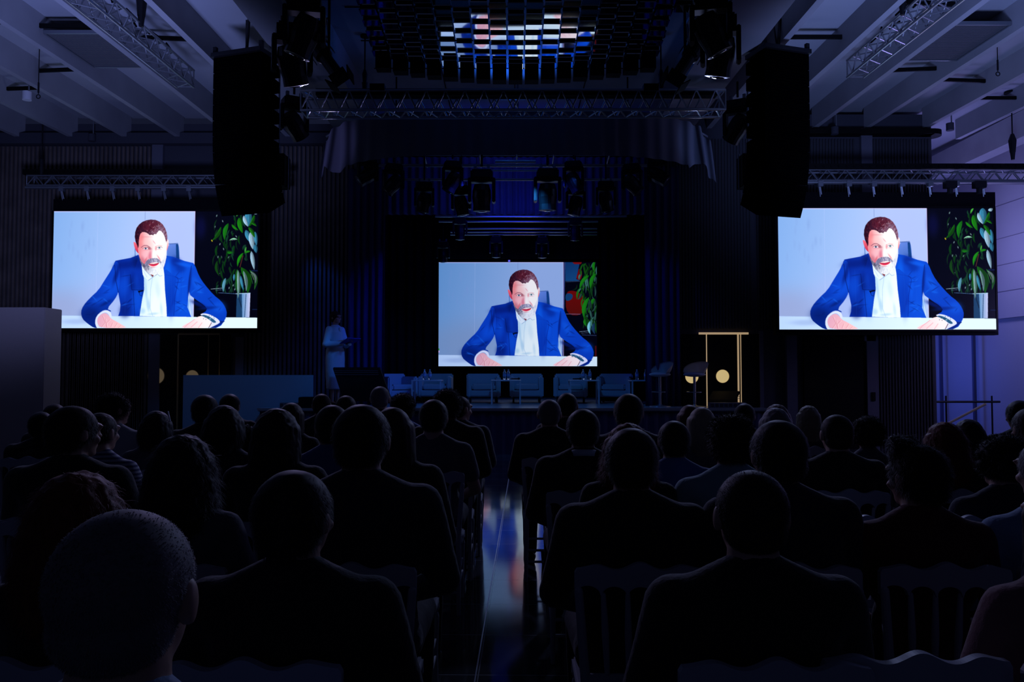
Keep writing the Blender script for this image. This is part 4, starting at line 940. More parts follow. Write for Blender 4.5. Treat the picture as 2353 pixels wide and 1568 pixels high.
# ------------------------------------------------------------------ things on the stage
def armchair_proto():
    t = thing('armchair', 'x', 'armchair')
    def shell(bm):
        bm_box(bm, (0, .30, .37), (.72, .12, .50)); bm_box(bm, (-.31, 0, .34), (.10, .60, .44)); bm_box(bm, (.31, 0, .34), (.10, .60, .44)); bm_box(bm, (0, 0, .2), (.6, .58, .14))
    part('shell', shell, M_leather, t, bev=.025)
    part('seat_cushion', lambda bm: bm_box(bm, (0, -.03, .33), (.50, .52, .13)), M_leather, t, bev=.03)
    for x in (-.28, .28):
        for y in (-.24, .28): box_part('leg', (x, y, .065), (.04, .04, .13), M_blackm, t)
    return t
ac = armchair_proto()
for k, (px, Y, rz, l) in enumerate([(916, 17.0, 38, 'white tub armchair at far left of the row, lit blue on its side'), (1004, 17.3, 0, 'white tub armchair second from the left, behind the left table'), (1112, 17.2, 4, 'white tub armchair under the left half of the centre screen'),
        (1209, 17.2, 0, 'white tub armchair directly below the man on the centre screen'), (1309, 17.2, -6, 'white tub armchair under the right edge of the centre screen'), (1408, 17.1, -14, 'white tub armchair at the right end of the row')]):
    o = ac if k == 0 else copy_tree(ac); o.location = (at(px, 0, Y).x, Y, ST); o.rotation_euler = (0, 0, R(rz)); tag(o, l, 'armchair', 'white tub armchairs on the stage')
def table_proto():
    t = thing('side_table', 'x', 'table')
    box_part('table_top', (0, 0, .48), (.62, .5, .025), M_tab, t, bev=.004)
    for x in (-.29, .29):
        for y in (-.23, .23): box_part('leg', (x, y, .235), (.03, .03, .47), M_tab, t)
    return t
stb = table_proto(); tabs = []
for k, (px, Y, l) in enumerate([(986, 16.5, 'white square side table between the two left armchairs'), (1163, 16.5, 'white square side table between the armchairs below the centre screen'), (1338, 16.5, 'white square side table below the right edge of the centre screen'), (1476, 16.4, 'white square side table at the right end near the bar stools')]):
    o = stb if k == 0 else copy_tree(stb); o.location = (at(px, 0, Y).x, Y, ST); tag(o, l, 'table', 'white side tables'); tabs.append(o.location.copy())
def bottle_proto():
    t = thing('water_bottle', 'x', 'bottle')
    part('body', lambda bm: bm_lathe(bm, [(.030, 0), (.034, .01), (.034, .06), (.031, .08), (.034, .10), (.034, .14), (.022, .175), (.013, .19), (.013, .2)]), M_plast, t, smooth=True)
    part('cap', lambda bm: bm_cyl(bm, (0, 0, .198), (0, 0, .218), .016), M_tab, t)
    part('label_band', lambda bm: bm_cyl(bm, (0, 0, .075), (0, 0, .125), .0355, n=20), mat('bottle_label', (.3, .4, .7), .5), t)
    return t
bp = bottle_proto(); bi = 0
for tp, names in zip(tabs, ('left table between armchairs', 'table left of centre, below the screen', 'table below the screen right edge', 'rightmost table')):
    offs = {0: (-.05, .06), 1: (-.03, .05), 2: (-.02, .12), 3: (-.18, .0)}[tabs.index(tp)]
    for q, off in enumerate(offs):
        o = bp if bi == 0 else copy_tree(bp); bi += 1
        o.location = (tp.x + off, tp.y - .12, ST + .4935); tag(o, f'clear water bottle, {"left" if q == 0 else "right"} of the pair on the {names}', 'bottle', 'water bottles on the side tables')
for tp, w, dx in ((tabs[1], 'left-centre', .2), (tabs[2], 'right-centre', -.14)):
    o = link('microphone', mk(lambda bm: (bm_cyl(bm, (-.1, 0, .022), (.05, 0, .022), .011, .016), bm_sph(bm, (.07, 0, .026), .026))), M_blackm, loc=(tp.x + dx, tp.y - .08, ST + .494), rot=(0, 0, .4))
    tag(o, f'black hand microphone lying on the {w} side table', 'microphone', 'hand microphones')
def stool(px, Y, rz, l):
    t = thing('bar_stool', l, 'stool', (at(px, 0, Y).x, Y, ST), R(rz), 'bar stools')
    def shell(bm):
        n = 20; rows = []
        for j in range(7):
            row = []
            for i in range(n + 1):
                a = math.pi * (-.06 + 1.12 * i / n); r = .29 - .05 * abs(2 * i / n - 1) ** 2
                hgt = .61 + (.05 + .20 * math.sin(math.pi * min(1, max(0, i / n))) ** .7) * (j / 6)
                rr = r * (.62 + .38 * (j / 6) ** .6)
                row.append(bm.verts.new((rr * math.cos(a), rr * .85 * math.sin(a), hgt)))
            rows.append(row)
        for a, b in zip(rows, rows[1:]):
            for i in range(n): bm.faces.new((a[i], a[i + 1], b[i + 1], b[i]))
        bmesh.ops.solidify(bm, geom=bm.faces[:], thickness=.03)
    part('backrest', shell, M_leather, t, smooth=True)
    part('seat', lambda bm: bm_sph(bm, (0, 0, .61), (.21, .2, .045), 20), M_leather, t, smooth=True)
    cyl_part('pole', (0, 0, .02), (0, 0, .60), .025, M_alu, t, n=16)
    part('base', lambda bm: bm_lathe(bm, [(.21, 0), (.2, .012), (.05, .03), (.03, .05)], n=28), M_alu, t, smooth=True)
    def ring(bm):
        for k in range(16):
            a0, a1 = math.pi * (k / 15) * 1.0, math.pi * ((k + 1) / 15) * 1.0
            bm_cyl(bm, (.15 * math.cos(a0), -.15 * math.sin(a0), .28), (.15 * math.cos(a1), -.15 * math.sin(a1), .28), .01, n=6)
    part('footrest', ring, M_alu, t)
stool(1510, 15.15, -60, 'white curved bar stool behind the rightmost side table')
stool(1588, 14.95, -50, 'white curved bar stool in front of the lit round door windows')
# wedge monitors, amplifier, floor strips on the apron
def monitor(px0, px1, px2, px3, py0, py1, Y, l):
    a, b = at((px0 + px1) / 2, py0, Y), at((px2 + px3) / 2, py1, Y - .25)
    w = at(px1, 0, Y).x - at(px0, 0, Y).x
    t = thing('stage_monitor', l, 'monitor', (a.x, Y, ST), group='tilted stage monitors')
    h = a.z - ST; sh = b.x - a.x
    def f(bm):
        pts = [(-w / 2, 0, h), (w / 2, 0, h), (w / 2 + sh, -.3, .12), (-w / 2 + sh, -.3, .12)]
        v1 = [bm.verts.new(p) for p in pts]; v2 = [bm.verts.new((x, y + .05, z + .03)) for x, y, z in pts]
        bm.faces.new(v1); bm.faces.new(v2[::-1])
        for i in range(4): bm.faces.new((v1[i], v1[(i + 1) % 4], v2[(i + 1) % 4], v2[i]))
    part('panel', f, M_black, t)
    part('ridge', lambda bm: [bm_box(bm, (sh * k * .05, -.02 - .04 * k, h - .035 * (k + 1)), (w * .92, .01, .008)) for k in range(3)], M_alud, t)
    for s in (-1, 1): part('leg', lambda bm: bm_cyl(bm, (sh * .8 + s * w * .25, -.1, h * .3), (sh * .6 + s * w * .25, .12, 0), .012), M_alu, t)
    return t
monitor(766, 872, 800, 892, 848, 912, 14.95, 'large black slanted monitor between presenter and left armchair')
monitor(1640, 1700, 1625, 1690, 903, 926, 15.1, 'small black slanted monitor before the right brass door')
o = link('amplifier', mk(lambda bm: bm_box(bm, (0, 0, .1), (.46, .3, .2)), bev=.01), M_black, loc=(at(728, 0, 14.66).x, 14.66, ST)); tag(o, 'small black box on the stage corner at the presenter feet', 'amplifier')
def strip(px0, px1, Y, z, l, rz=0):
    w = at(px1, 0, Y).x - at(px0, 0, Y).x
    t = thing('light_bar', l, 'light bar', (at((px0 + px1) / 2, 0, Y).x, Y, ST), R(rz), 'floor light bars')
    box_part('case', (0, 0, z), (w, .12, z * 2), M_alud, t, bev=.005)
    for k in range(8): part('cell', lambda bm: bm_box(bm, (-w / 2 + (k + .5) * w / 8, -.063, z), (w / 8 * .7, .01, z * 1.2)), M_lens, t)
strip(655, 735, 14.6, .05, 'low light bar on the left stage corner above a seated head')
strip(1620, 1703, 14.62, .05, 'ribbed low light bar on the right stage corner', 3)
#--SPLIT--
# ------------------------------------------------------------------ people: bodies grown as one remeshed surface
def bake(fn, voxel, smooth=6, noise=0, nscale=0.05):
    me = mk(fn, 'raw'); o = bpy.data.objects.new('raw', me); C.objects.link(o)
    m = o.modifiers.new('r', 'REMESH'); m.mode = 'VOXEL'; m.voxel_size = voxel
    if noise:
        tx = bpy.data.textures.new('n', 'CLOUDS'); tx.noise_scale = nscale
        d = o.modifiers.new('d', 'DISPLACE'); d.texture = tx; d.strength = noise; d.mid_level = 0.5
    s = o.modifiers.new('s', 'SMOOTH'); s.factor = 0.5; s.iterations = smooth
    dg = bpy.context.evaluated_depsgraph_get(); ev = o.evaluated_get(dg)
    r = bpy.data.meshes.new_from_object(ev)
    bpy.data.objects.remove(o); bpy.data.meshes.remove(me)
    for p in r.polygons: p.use_smooth = True
    return r
NECK = Vector((0, -.01, 1.10))
def head_bm(bm, Mh, fem=0):
    k = .95 if fem else 1.0
    def P(x, y, z): return Mh @ (Vector((x * k, y * k, (z - 1.1) * k)))
    def E(c, s, rot=None):
        vs = bm_sph(bm, (0, 0, 0), s, 16)
        for v in vs: v.co = Mh @ ((v.co * k) + Vector((c[0] * k, c[1] * k, (c[2] - 1.1) * k)))
    E((0, .005, 1.212), (.076, .094, .088)); E((0, .03, 1.165), (.064, .070, .085)); E((0, .055, 1.118), (.042, .042, .036))
    E((0, .096, 1.222), (.058, .018, .016)); E((0, .104, 1.195), (.012, .016, .034)); E((0, .116, 1.178), (.015, .014, .011))
    for s in (-1, 1):
        E((s * .079, .0, 1.19), (.011, .022, .034)); E((s * .032, .090, 1.203), (.013, .010, .008)); E((s * .04, .075, 1.165), (.024, .02, .02))
    E((0, .095, 1.142), (.026, .012, .007)); E((0, .094, 1.133), (.022, .012, .008)); E((0, .085, 1.105), (.02, .018, .016))
def hand_bm(bm, w, e, side, curl=.35):
    """palm and five fingers from wrist w, direction from elbow e"""
    d = (w - e).normalized(); down = Vector((0, 0, -1)); lat = d.cross(down).normalized() * side
    nrm = lat.cross(d).normalized()
    if nrm.z > 0: nrm = -nrm
    p = w + d * .05
    bm_cap(bm, w, p + d * .035 + lat * .022, .024, .018); bm_cap(bm, w, p + d * .035 - lat * .022, .024, .018); bm_cap(bm, w + d * .01, p + d * .03, .026, .02)
    for i, (o, l) in enumerate(((-.030, .055), (-.010, .072), (.010, .078), (.029, .068))):
        a = p + d * .04 + lat * o; b = a + d * l * .5 + nrm * l * curl * .5; c = b + d * l * .28 + nrm * l * (curl + .25) * .8
        bm_cap(bm, a, b, .0095, .009); bm_cap(bm, b, c, .009, .0075)
    a = w + d * .02 + lat * .028; b = a + d * .04 + lat * .028 + nrm * .01; bm_cap(bm, a, b, .012, .010); bm_cap(bm, b, b + d * .032 + nrm * .012, .010, .008)
SH = {0: (.175, .19, .16, 1.0), 1: (.15, .165, .15, .94)}
def pose(fem, lap=True):
    sx = .185 if not fem else .16
    return dict(sh=[Vector((s * sx, -.03, .985)) for s in (-1, 1)], el=[Vector((s * (sx + .065), .04, .735)) for s in (-1, 1)], wr=[Vector((s * .10, .27, .625)) for s in (-1, 1)],
                hip=[Vector((s * .09, .0, .545)) for s in (-1, 1)], kn=[Vector((s * .13, .43, .53)) for s in (-1, 1)], an=[Vector((s * .13, .41, .09)) for s in (-1, 1)])
def torso_bm(bm, fem, g, lo=.5, shx=None):
    """trunk with growth g"""
    def E(c, s): bm_sph(bm, c, (s[0] + g, s[1] + g, s[2] + g * .5), 20)
    w = .88 if fem else 1.0
    E((0, .01, .56), (.168, .13, .10)); E((0, -.005, .68), (.148 * w, .11, .13)); E((0, -.025, .84), (.172 * w, .112, .155)); E((0, -.04, .93), (.165 * w, .098, .10))
    if fem: E((0, .06, .86), (.12, .07, .06))
    sx = .15 if not fem else .125
    bm_cap(bm, (-sx, -.035, .985), (sx, -.035, .985), .056 + g, .056 + g)
    for s in (-1, 1): bm_cap(bm, (s * sx * .9, -.035, .99), (s * .035, -.03, 1.06), .048 + g, .044 + g * .4)
def body_bm(bm, fem, yaw, pitch):
    P = pose(fem); torso_bm(bm, fem, 0)
    Mh = Matrix.Translation(NECK) @ Euler((R(pitch), 0, R(yaw))).to_matrix().to_4x4()
    nr = .050 if fem else .057
    bm_cap(bm, (0, -.035, 1.0), NECK + Vector((0, 0, .05)), nr + .012, nr)
    head_bm(bm, Mh, fem)
    for i, s in enumerate((-1, 1)):
        bm_cap(bm, P['sh'][i], P['el'][i], .050, .038); bm_cap(bm, P['el'][i], P['wr'][i], .038, .024); hand_bm(bm, P['wr'][i], P['el'][i], s)
        bm_cap(bm, P['hip'][i], P['kn'][i], .088, .056); bm_cap(bm, P['kn'][i], P['an'][i], .054, .036)
        bm_cap(bm, P['an'][i] + Vector((0, -.02, -.045)), P['an'][i] + Vector((s * .01, .16, -.055)), .034, .028)
def top_bm(bm, fem, kind):
    g = {'suit': .026, 'shirt': .014, 'tee': .014}[kind]; P = pose(fem); torso_bm(bm, fem, g)
    for i in range(2):
        if kind == 'suit': bm_cap(bm, P['sh'][i] + Vector((0, 0, .012)), P['el'][i], .068, .054)
        if kind == 'shirt': bm_cap(bm, P['sh'][i], P['el'][i], .060, .050)
        if kind == 'tee': bm_cap(bm, P['sh'][i], P['sh'][i].lerp(P['el'][i], .62), .060, .056)
        if kind != 'tee': bm_cap(bm, P['el'][i], P['el'][i].lerp(P['wr'][i], .93), .052 if kind == 'suit' else .045, .036)
    if kind != 'tee': bm_cap(bm, (0, -.035, 1.035), (0, -.028, 1.075), .068 + g * .3, .064)
    else: bm_cap(bm, (0, -.035, 1.02), (0, -.03, 1.045), .07, .066)
def collar_bm(bm):
    n = 24; rows = []
    for r, z in ((.076, 1.055), (.071, 1.087), (.065, 1.089), (.069, 1.055)):
        rows.append([bm.verts.new((r * math.cos(2 * math.pi * i / n), -.03 + r * 1.02 * math.sin(2 * math.pi * i / n), z - .012 * math.sin(2 * math.pi * i / n))) for i in range(n)])
    for a, b in zip(rows, rows[1:] + rows[:1]):
        for i in range(n): bm.faces.new((a[i], a[(i + 1) % n], b[(i + 1) % n], b[i]))
def legs_bm(bm, fem):
    P = pose(fem); bm_sph(bm, (0, .01, .545), (.185, .15, .098), 18)
    for i in range(2):
        bm_cap(bm, P['hip'][i], P['kn'][i], .100, .070); bm_cap(bm, P['kn'][i], P['an'][i] + Vector((0, 0, .0)), .068, .052)
def shoes_bm(bm, i):
    P = pose(0)
    for s in ((-1, 1)[i],):
        a = P['an'][i]; bm_cap(bm, (a.x, a.y - .03, .048), (a.x + s * .012, a.y + .17, .040), .044, .036); bm_box(bm, (a.x + s * .006, a.y + .07, .011), (.075, .28, .02))
def hair_bm(kind):
    """in neck-pivot coordinates"""
    def f(bm):
        def E(c, s): bm_sph(bm, (c[0], c[1], c[2] - 1.1), s, 18)
        rnd = random.Random(len(kind) * 7 + ord(kind[0]))
        if kind in ('short', 'crop', 'quiff', 'tousled'):
            t = {'short': .012, 'crop': .006, 'quiff': .012, 'tousled': .016}[kind]
            E((0, -.006, 1.218), (.079 + t * .7, .094 + t, .086 + t)); E((0, -.03, 1.165), (.070 + t * .5, .062 + t, .055))
            if kind == 'quiff':
                for k in range(6): bm_cap(bm, (-.05 + .018 * k, .035, .175), (-.03 + .014 * k, .08, .225), .028, .018)
                E((-.01, .05, 1.30), (.055, .05, .035))
            if kind == 'tousled':
                for k in range(60):
                    a, b = rnd.uniform(0, 6.28), rnd.uniform(.15, 1.35); p = Vector((.088 * math.cos(a) * math.cos(b), -.008 + .104 * math.sin(a) * math.cos(b), 1.222 + .098 * math.sin(b)))
                    E(p * 1.0 - Vector((0, 0, .006)), (.013, .013, .010))
        elif kind == 'curly':
            for k in range(210):
                a, b = rnd.uniform(0, 6.28), rnd.uniform(-.7, 1.5); p = Vector((.100 * math.cos(a) * math.cos(b), -.018 + .112 * math.sin(a) * math.cos(b), 1.215 + .108 * math.sin(b)))
                if p.y > .05 and p.z < 1.24: continue
                E(p, (.021, .021, .018))
            E((0, -.015, 1.215), (.098, .105, .10))
        elif kind in ('long', 'wavy', 'bob', 'straight'):
            w = {'long': .022, 'wavy': .034, 'bob': .024, 'straight': .014}[kind]
            E((0, -.008, 1.22), (.079 + w * .6, .098 + w * .5, .090 + w * .3))
            L = {'long': .97, 'wavy': .93, 'bob': 1.10, 'straight': .95}[kind]; n = 13
            for k in range(n):
                a = math.pi * (1.0 + k / (n - 1)) * 1.0; a = math.pi - .25 + (math.pi + .5) * k / (n - 1)
                x, y = (.066 + w * .6) * math.cos(a), -.005 + (.075 + w * .5) * math.sin(a)
                z1 = L + rnd.uniform(-.02, .02)
                fl = 1.18 if kind == 'wavy' else 1.05
                bm_cap(bm, (x, y, 1.22 - 1.1), (x * fl * 1.02, y * fl - .01, (1.22 + z1) / 2 - 1.1), .030, .028 + w * .25)
                bm_cap(bm, (x * fl * 1.02, y * fl - .01, (1.22 + z1) / 2 - 1.1), (x * fl * (1.0 if kind != 'bob' else .9), min(y * fl, .02) - .02, z1 - 1.1), .028 + w * .25, .012 if kind != 'bob' else .024)
        elif kind == 'bun':
            E((0, -.008, 1.218), (.084, .104, .094)); E((0, -.10, 1.27), (.036, .034, .034))
    return f
HAIR_V = dict(short=(.008, 4, .004, .02), crop=(.008, 4, .001, .02), quiff=(.008, 3, .012, .02), tousled=(.007, 1, .012, .015), curly=(.008, 0, .014, .02), long=(.008, 3, .014, .02), wavy=(.008, 2, .024, .03), bob=(.008, 3, .012, .02), straight=(.008, 4, .006, .02), bun=(.008, 3, .008, .02))
CACHE = {}
def cached(key, fn):
    if key not in CACHE: CACHE[key] = fn()
    return CACHE[key]
def body_me(fem, yaw, pitch): return cached(('b', fem, yaw, pitch), lambda: bake(lambda bm: body_bm(bm, fem, yaw, pitch), .0085, 4))
def top_me(fem, kind): return cached(('t', fem, kind), lambda: bake(lambda bm: top_bm(bm, fem, kind), .013, 5, .012 if kind != 'suit' else .008, .12))
def legs_me(fem): return cached(('l', fem), lambda: bake(lambda bm: legs_bm(bm, fem), .014, 5, .008, .1))
def shoe_me(i): return cached(('s', i), lambda: bake(lambda bm: shoes_bm(bm, i), .01, 3))
STR = dict(short=(.016, .5, .9, 9000), crop=(.005, .45, .6, 12000), quiff=(.022, .5, .5, 9000), tousled=(.026, .8, .3, 8000), curly=(.022, .8, .1, 9000), long=(.045, .12, 1.6, 8000), wavy=(.04, .45, .9, 9000), bob=(.04, .15, 1.5, 8000), straight=(.05, .08, 2.0, 8000), bun=(.02, .2, .5, 6000))
def add_strands(me, k):
    L, out, down, n = STR[k]; rnd = random.Random(11); fs = [(f.center.copy(), f.normal.copy()) for f in me.polygons]
    vs, fc = [tuple(v.co) for v in me.vertices], [tuple(f.vertices) for f in me.polygons]
    for _ in range(n):
        c, nn = rnd.choice(fs)
        if c.z < -.05 and nn.z < -.3: continue
        j = Vector((rnd.uniform(-1, 1), rnd.uniform(-1, 1), rnd.uniform(-1, 1))) * (.55 if k in ('curly', 'wavy', 'tousled') else .3)
        d = (nn * out + Vector((0, -.15, -down)) + j).normalized(); l = L * rnd.uniform(.6, 1.2)
        sd = d.cross(nn + j * .3).normalized() * .0007; tg = d.cross(nn).normalized(); c = c - nn * .002 + tg * rnd.uniform(-.005, .005) + tg.cross(nn) * rnd.uniform(-.005, .005); b = len(vs)
        vs += [tuple(c - sd), tuple(c + sd), tuple(c + d * l * .6 + nn * .002 + sd * .8), tuple(c + d * l * .6 + nn * .002 - sd * .8), tuple(c + d * l + Vector((0, 0, -.15 * l)))]
        fc += [(b, b + 1, b + 2, b + 3), (b + 3, b + 2, b + 4)]
    r = bpy.data.meshes.new('hair'); r.from_pydata(vs, [], fc); r.update()
    for p in r.polygons: p.use_smooth = True
    return r
def hair_me(k): v = HAIR_V[k]; return cached(('h', k), lambda: add_strands(bake(hair_bm(k), v[0], v[1], v[2], v[3]), k))
HC = dict(black=(.010, .009, .010), brown=(.03, .017, .012), grey=(.16, .15, .16), red=(.16, .035, .015), blonde=(.30, .24, .17), auburn=(.09, .03, .02))
TC = dict(black=(.010, .010, .013), navy=(.014, .016, .035), white=(.45, .47, .5), blue=(.06, .12, .35), grey=(.10, .10, .12), red=(.22, .02, .02), teal=(.25, .42, .48), stripe=(.2, .22, .35), pink=(.25, .12, .12), ltblue=(.2, .32, .5), burgundy=(.10, .015, .02))
def tmat(n):
    if n == 'stripe':
        if 'top_stripe' in MATS: return MATS['top_stripe']
        m = mat('top_stripe', TC[n], .8); nt = m.node_tree; tc = nt.nodes.new('ShaderNodeTexCoord'); w = nt.nodes.new('ShaderNodeTexWave'); w.bands_direction = 'Z'; w.inputs['Scale'].default_value = 14
        r = nt.nodes.new('ShaderNodeValToRGB'); r.color_ramp.interpolation = 'CONSTANT'; r.color_ramp.elements[0].color = (.04, .05, .16, 1); r.color_ramp.elements[1].color = (.4, .42, .5, 1); r.color_ramp.elements[1].position = .5
        nt.links.new(tc.outputs['Object'], w.inputs['Vector']); nt.links.new(w.outputs['Fac'], r.inputs['Fac']); nt.links.new(r.outputs['Color'], nt.nodes['Principled BSDF'].inputs['Base Color']); return m
    m = mat('top_' + n, TC[n], .85, spec=.3, bump=.3, bscale=60); m.node_tree.nodes['Principled BSDF'].inputs['Sheen Weight'].default_value = .25; return m
def hmat(n):
    m = mat('hair_' + n, HC[n], .6, spec=.3); p = m.node_tree.nodes['Principled BSDF']; p.inputs['Sheen Weight'].default_value = .2; p.inputs['Sheen Roughness'].default_value = .4
    p.inputs['Sheen Tint'].default_value = (*[min(1, .35 + 3 * c) for c in HC[n]], 1); return m
M_trous = mat('dark_trousers', (.012, .012, .018), .85, bump=.2); M_collar = mat('shirt_collar', (.5, .55, .65), .7)

def chair_proto():
    t = thing('chair', 'x', 'chair')
    pt, pb, zt, zb = .195, .170, .80, .50      # half-widths at crest and lower rail
    def crest(bm):
        top, bot = [], []; n = 60
        for i in range(n + 1):
            u = -1 + 2 * i / n; x = u * (pt + .012)
            z = .872 + .018 * math.exp(-(u / .22) ** 2) + .008 * math.exp(-((abs(u) - .62) / .16) ** 2) + .004 * math.cos(u * 9) - (.012 if abs(u) > .97 else 0)
            top.append((x, z))
            s = (u + 1) * 2.5; fr = s - math.floor(s)
            arch = math.sqrt(max(0, 1 - (2 * fr - 1) ** 2)) if abs(u) < 1 else 0
            bot.append((x, .785 + .034 * arch))
        pts = top + bot[::-1]
        f = [bm.verts.new((x, -.012 + .02 * (x / pt) ** 2, z)) for x, z in pts]; b = [bm.verts.new((x, .012 + .02 * (x / pt) ** 2, z)) for x, z in pts]
        m = len(top)
        for i in range(m - 1):
            j0, j1 = 2 * m - 1 - i, 2 * m - 2 - i
            bm.faces.new((f[i], f[j0], f[j1], f[i + 1])); bm.faces.new((b[i], b[i + 1], b[j1], b[j0]))
        for i in range(2 * m):
            k = (i + 1) % (2 * m); bm.faces.new((f[i], f[k], b[k], b[i]))
    link('crest_rail', mk(crest), M_chair, t, loc=(0, -.235, 0))
    for s in (-1, 1):
        def leg(bm):
            bm_cap(bm, (s * pt, -.225, .80), (s * pb, -.20, .48), .014, .017); bm_cap(bm, (s * pb, -.20, .48), (s * (pb + .005), -.25, .01), .018, .012)
        part('rear_leg', leg, M_chair, t)
        def fleg(bm):
            bm_lathe(bm, [(.013, 0), (.011, .02), (.016, .06), (.014, .2), (.019, .36), (.014, .38), (.02, .40), (.018, .44)], (s * .175, .17, 0), 12)
        part('front_leg', fleg, M_chair, t)
        part('side_stretcher', lambda bm: (bm_cyl(bm, (s * .173, -.22, .18), (s * .175, .17, .18), .009), bm_cyl(bm, (s * .173, -.215, .26), (s * .175, .17, .26), .009)), M_chair, t)
    for k in range(4):
        u = -1 + 2 * (k + 1) / 5
        part('spindle', lambda bm: (bm_cap(bm, (u * pt, -.232, .79), (u * (pt + pb) / 2, -.22, .66), .008, .012), bm_cap(bm, (u * (pt + pb) / 2, -.22, .66), (u * pb, -.205, .52), .012, .008)), M_chair, t)
    part('lower_rail', lambda bm: bm_box(bm, (0, -.205, .515), (pb * 2, .02, .035)), M_chair, t, bev=.004)
    part('seat', lambda bm: bm_box(bm, (0, -.01, .435), (.385, .40, .03)), M_chair, t, bev=.008)
    part('seat_pad', lambda bm: bm_box(bm, (0, -.01, .458), (.35, .36, .022)), M_cush, t, bev=.009)
    part('front_stretcher', lambda bm: (bm_cyl(bm, (-.175, .17, .22), (.175, .17, .22), .009),), M_chair, t)
    part('rear_stretcher', lambda bm: (bm_cyl(bm, (-.173, -.235, .14), (.173, -.235, .14), .009), bm_cyl(bm, (-.173, -.23, .22), (.173, -.23, .22), .009)), M_chair, t)
    return t
CH = [chair_proto(), False]
ROWY = [.95, 1.75, 2.6, 3.4, 4.2, 5.0, 5.8, 6.6, 7.4]      # depth of the chair crests in each row
def chair(x, y, label, rz=0):
    o = CH[0] if not CH[1] else copy_tree(CH[0]); CH[1] = True
    o.location = (x, y + .235, 0); o.rotation_euler = (0, 0, R(rz)); tag(o, label, 'chair', 'pale spindle-back audience chairs'); return o
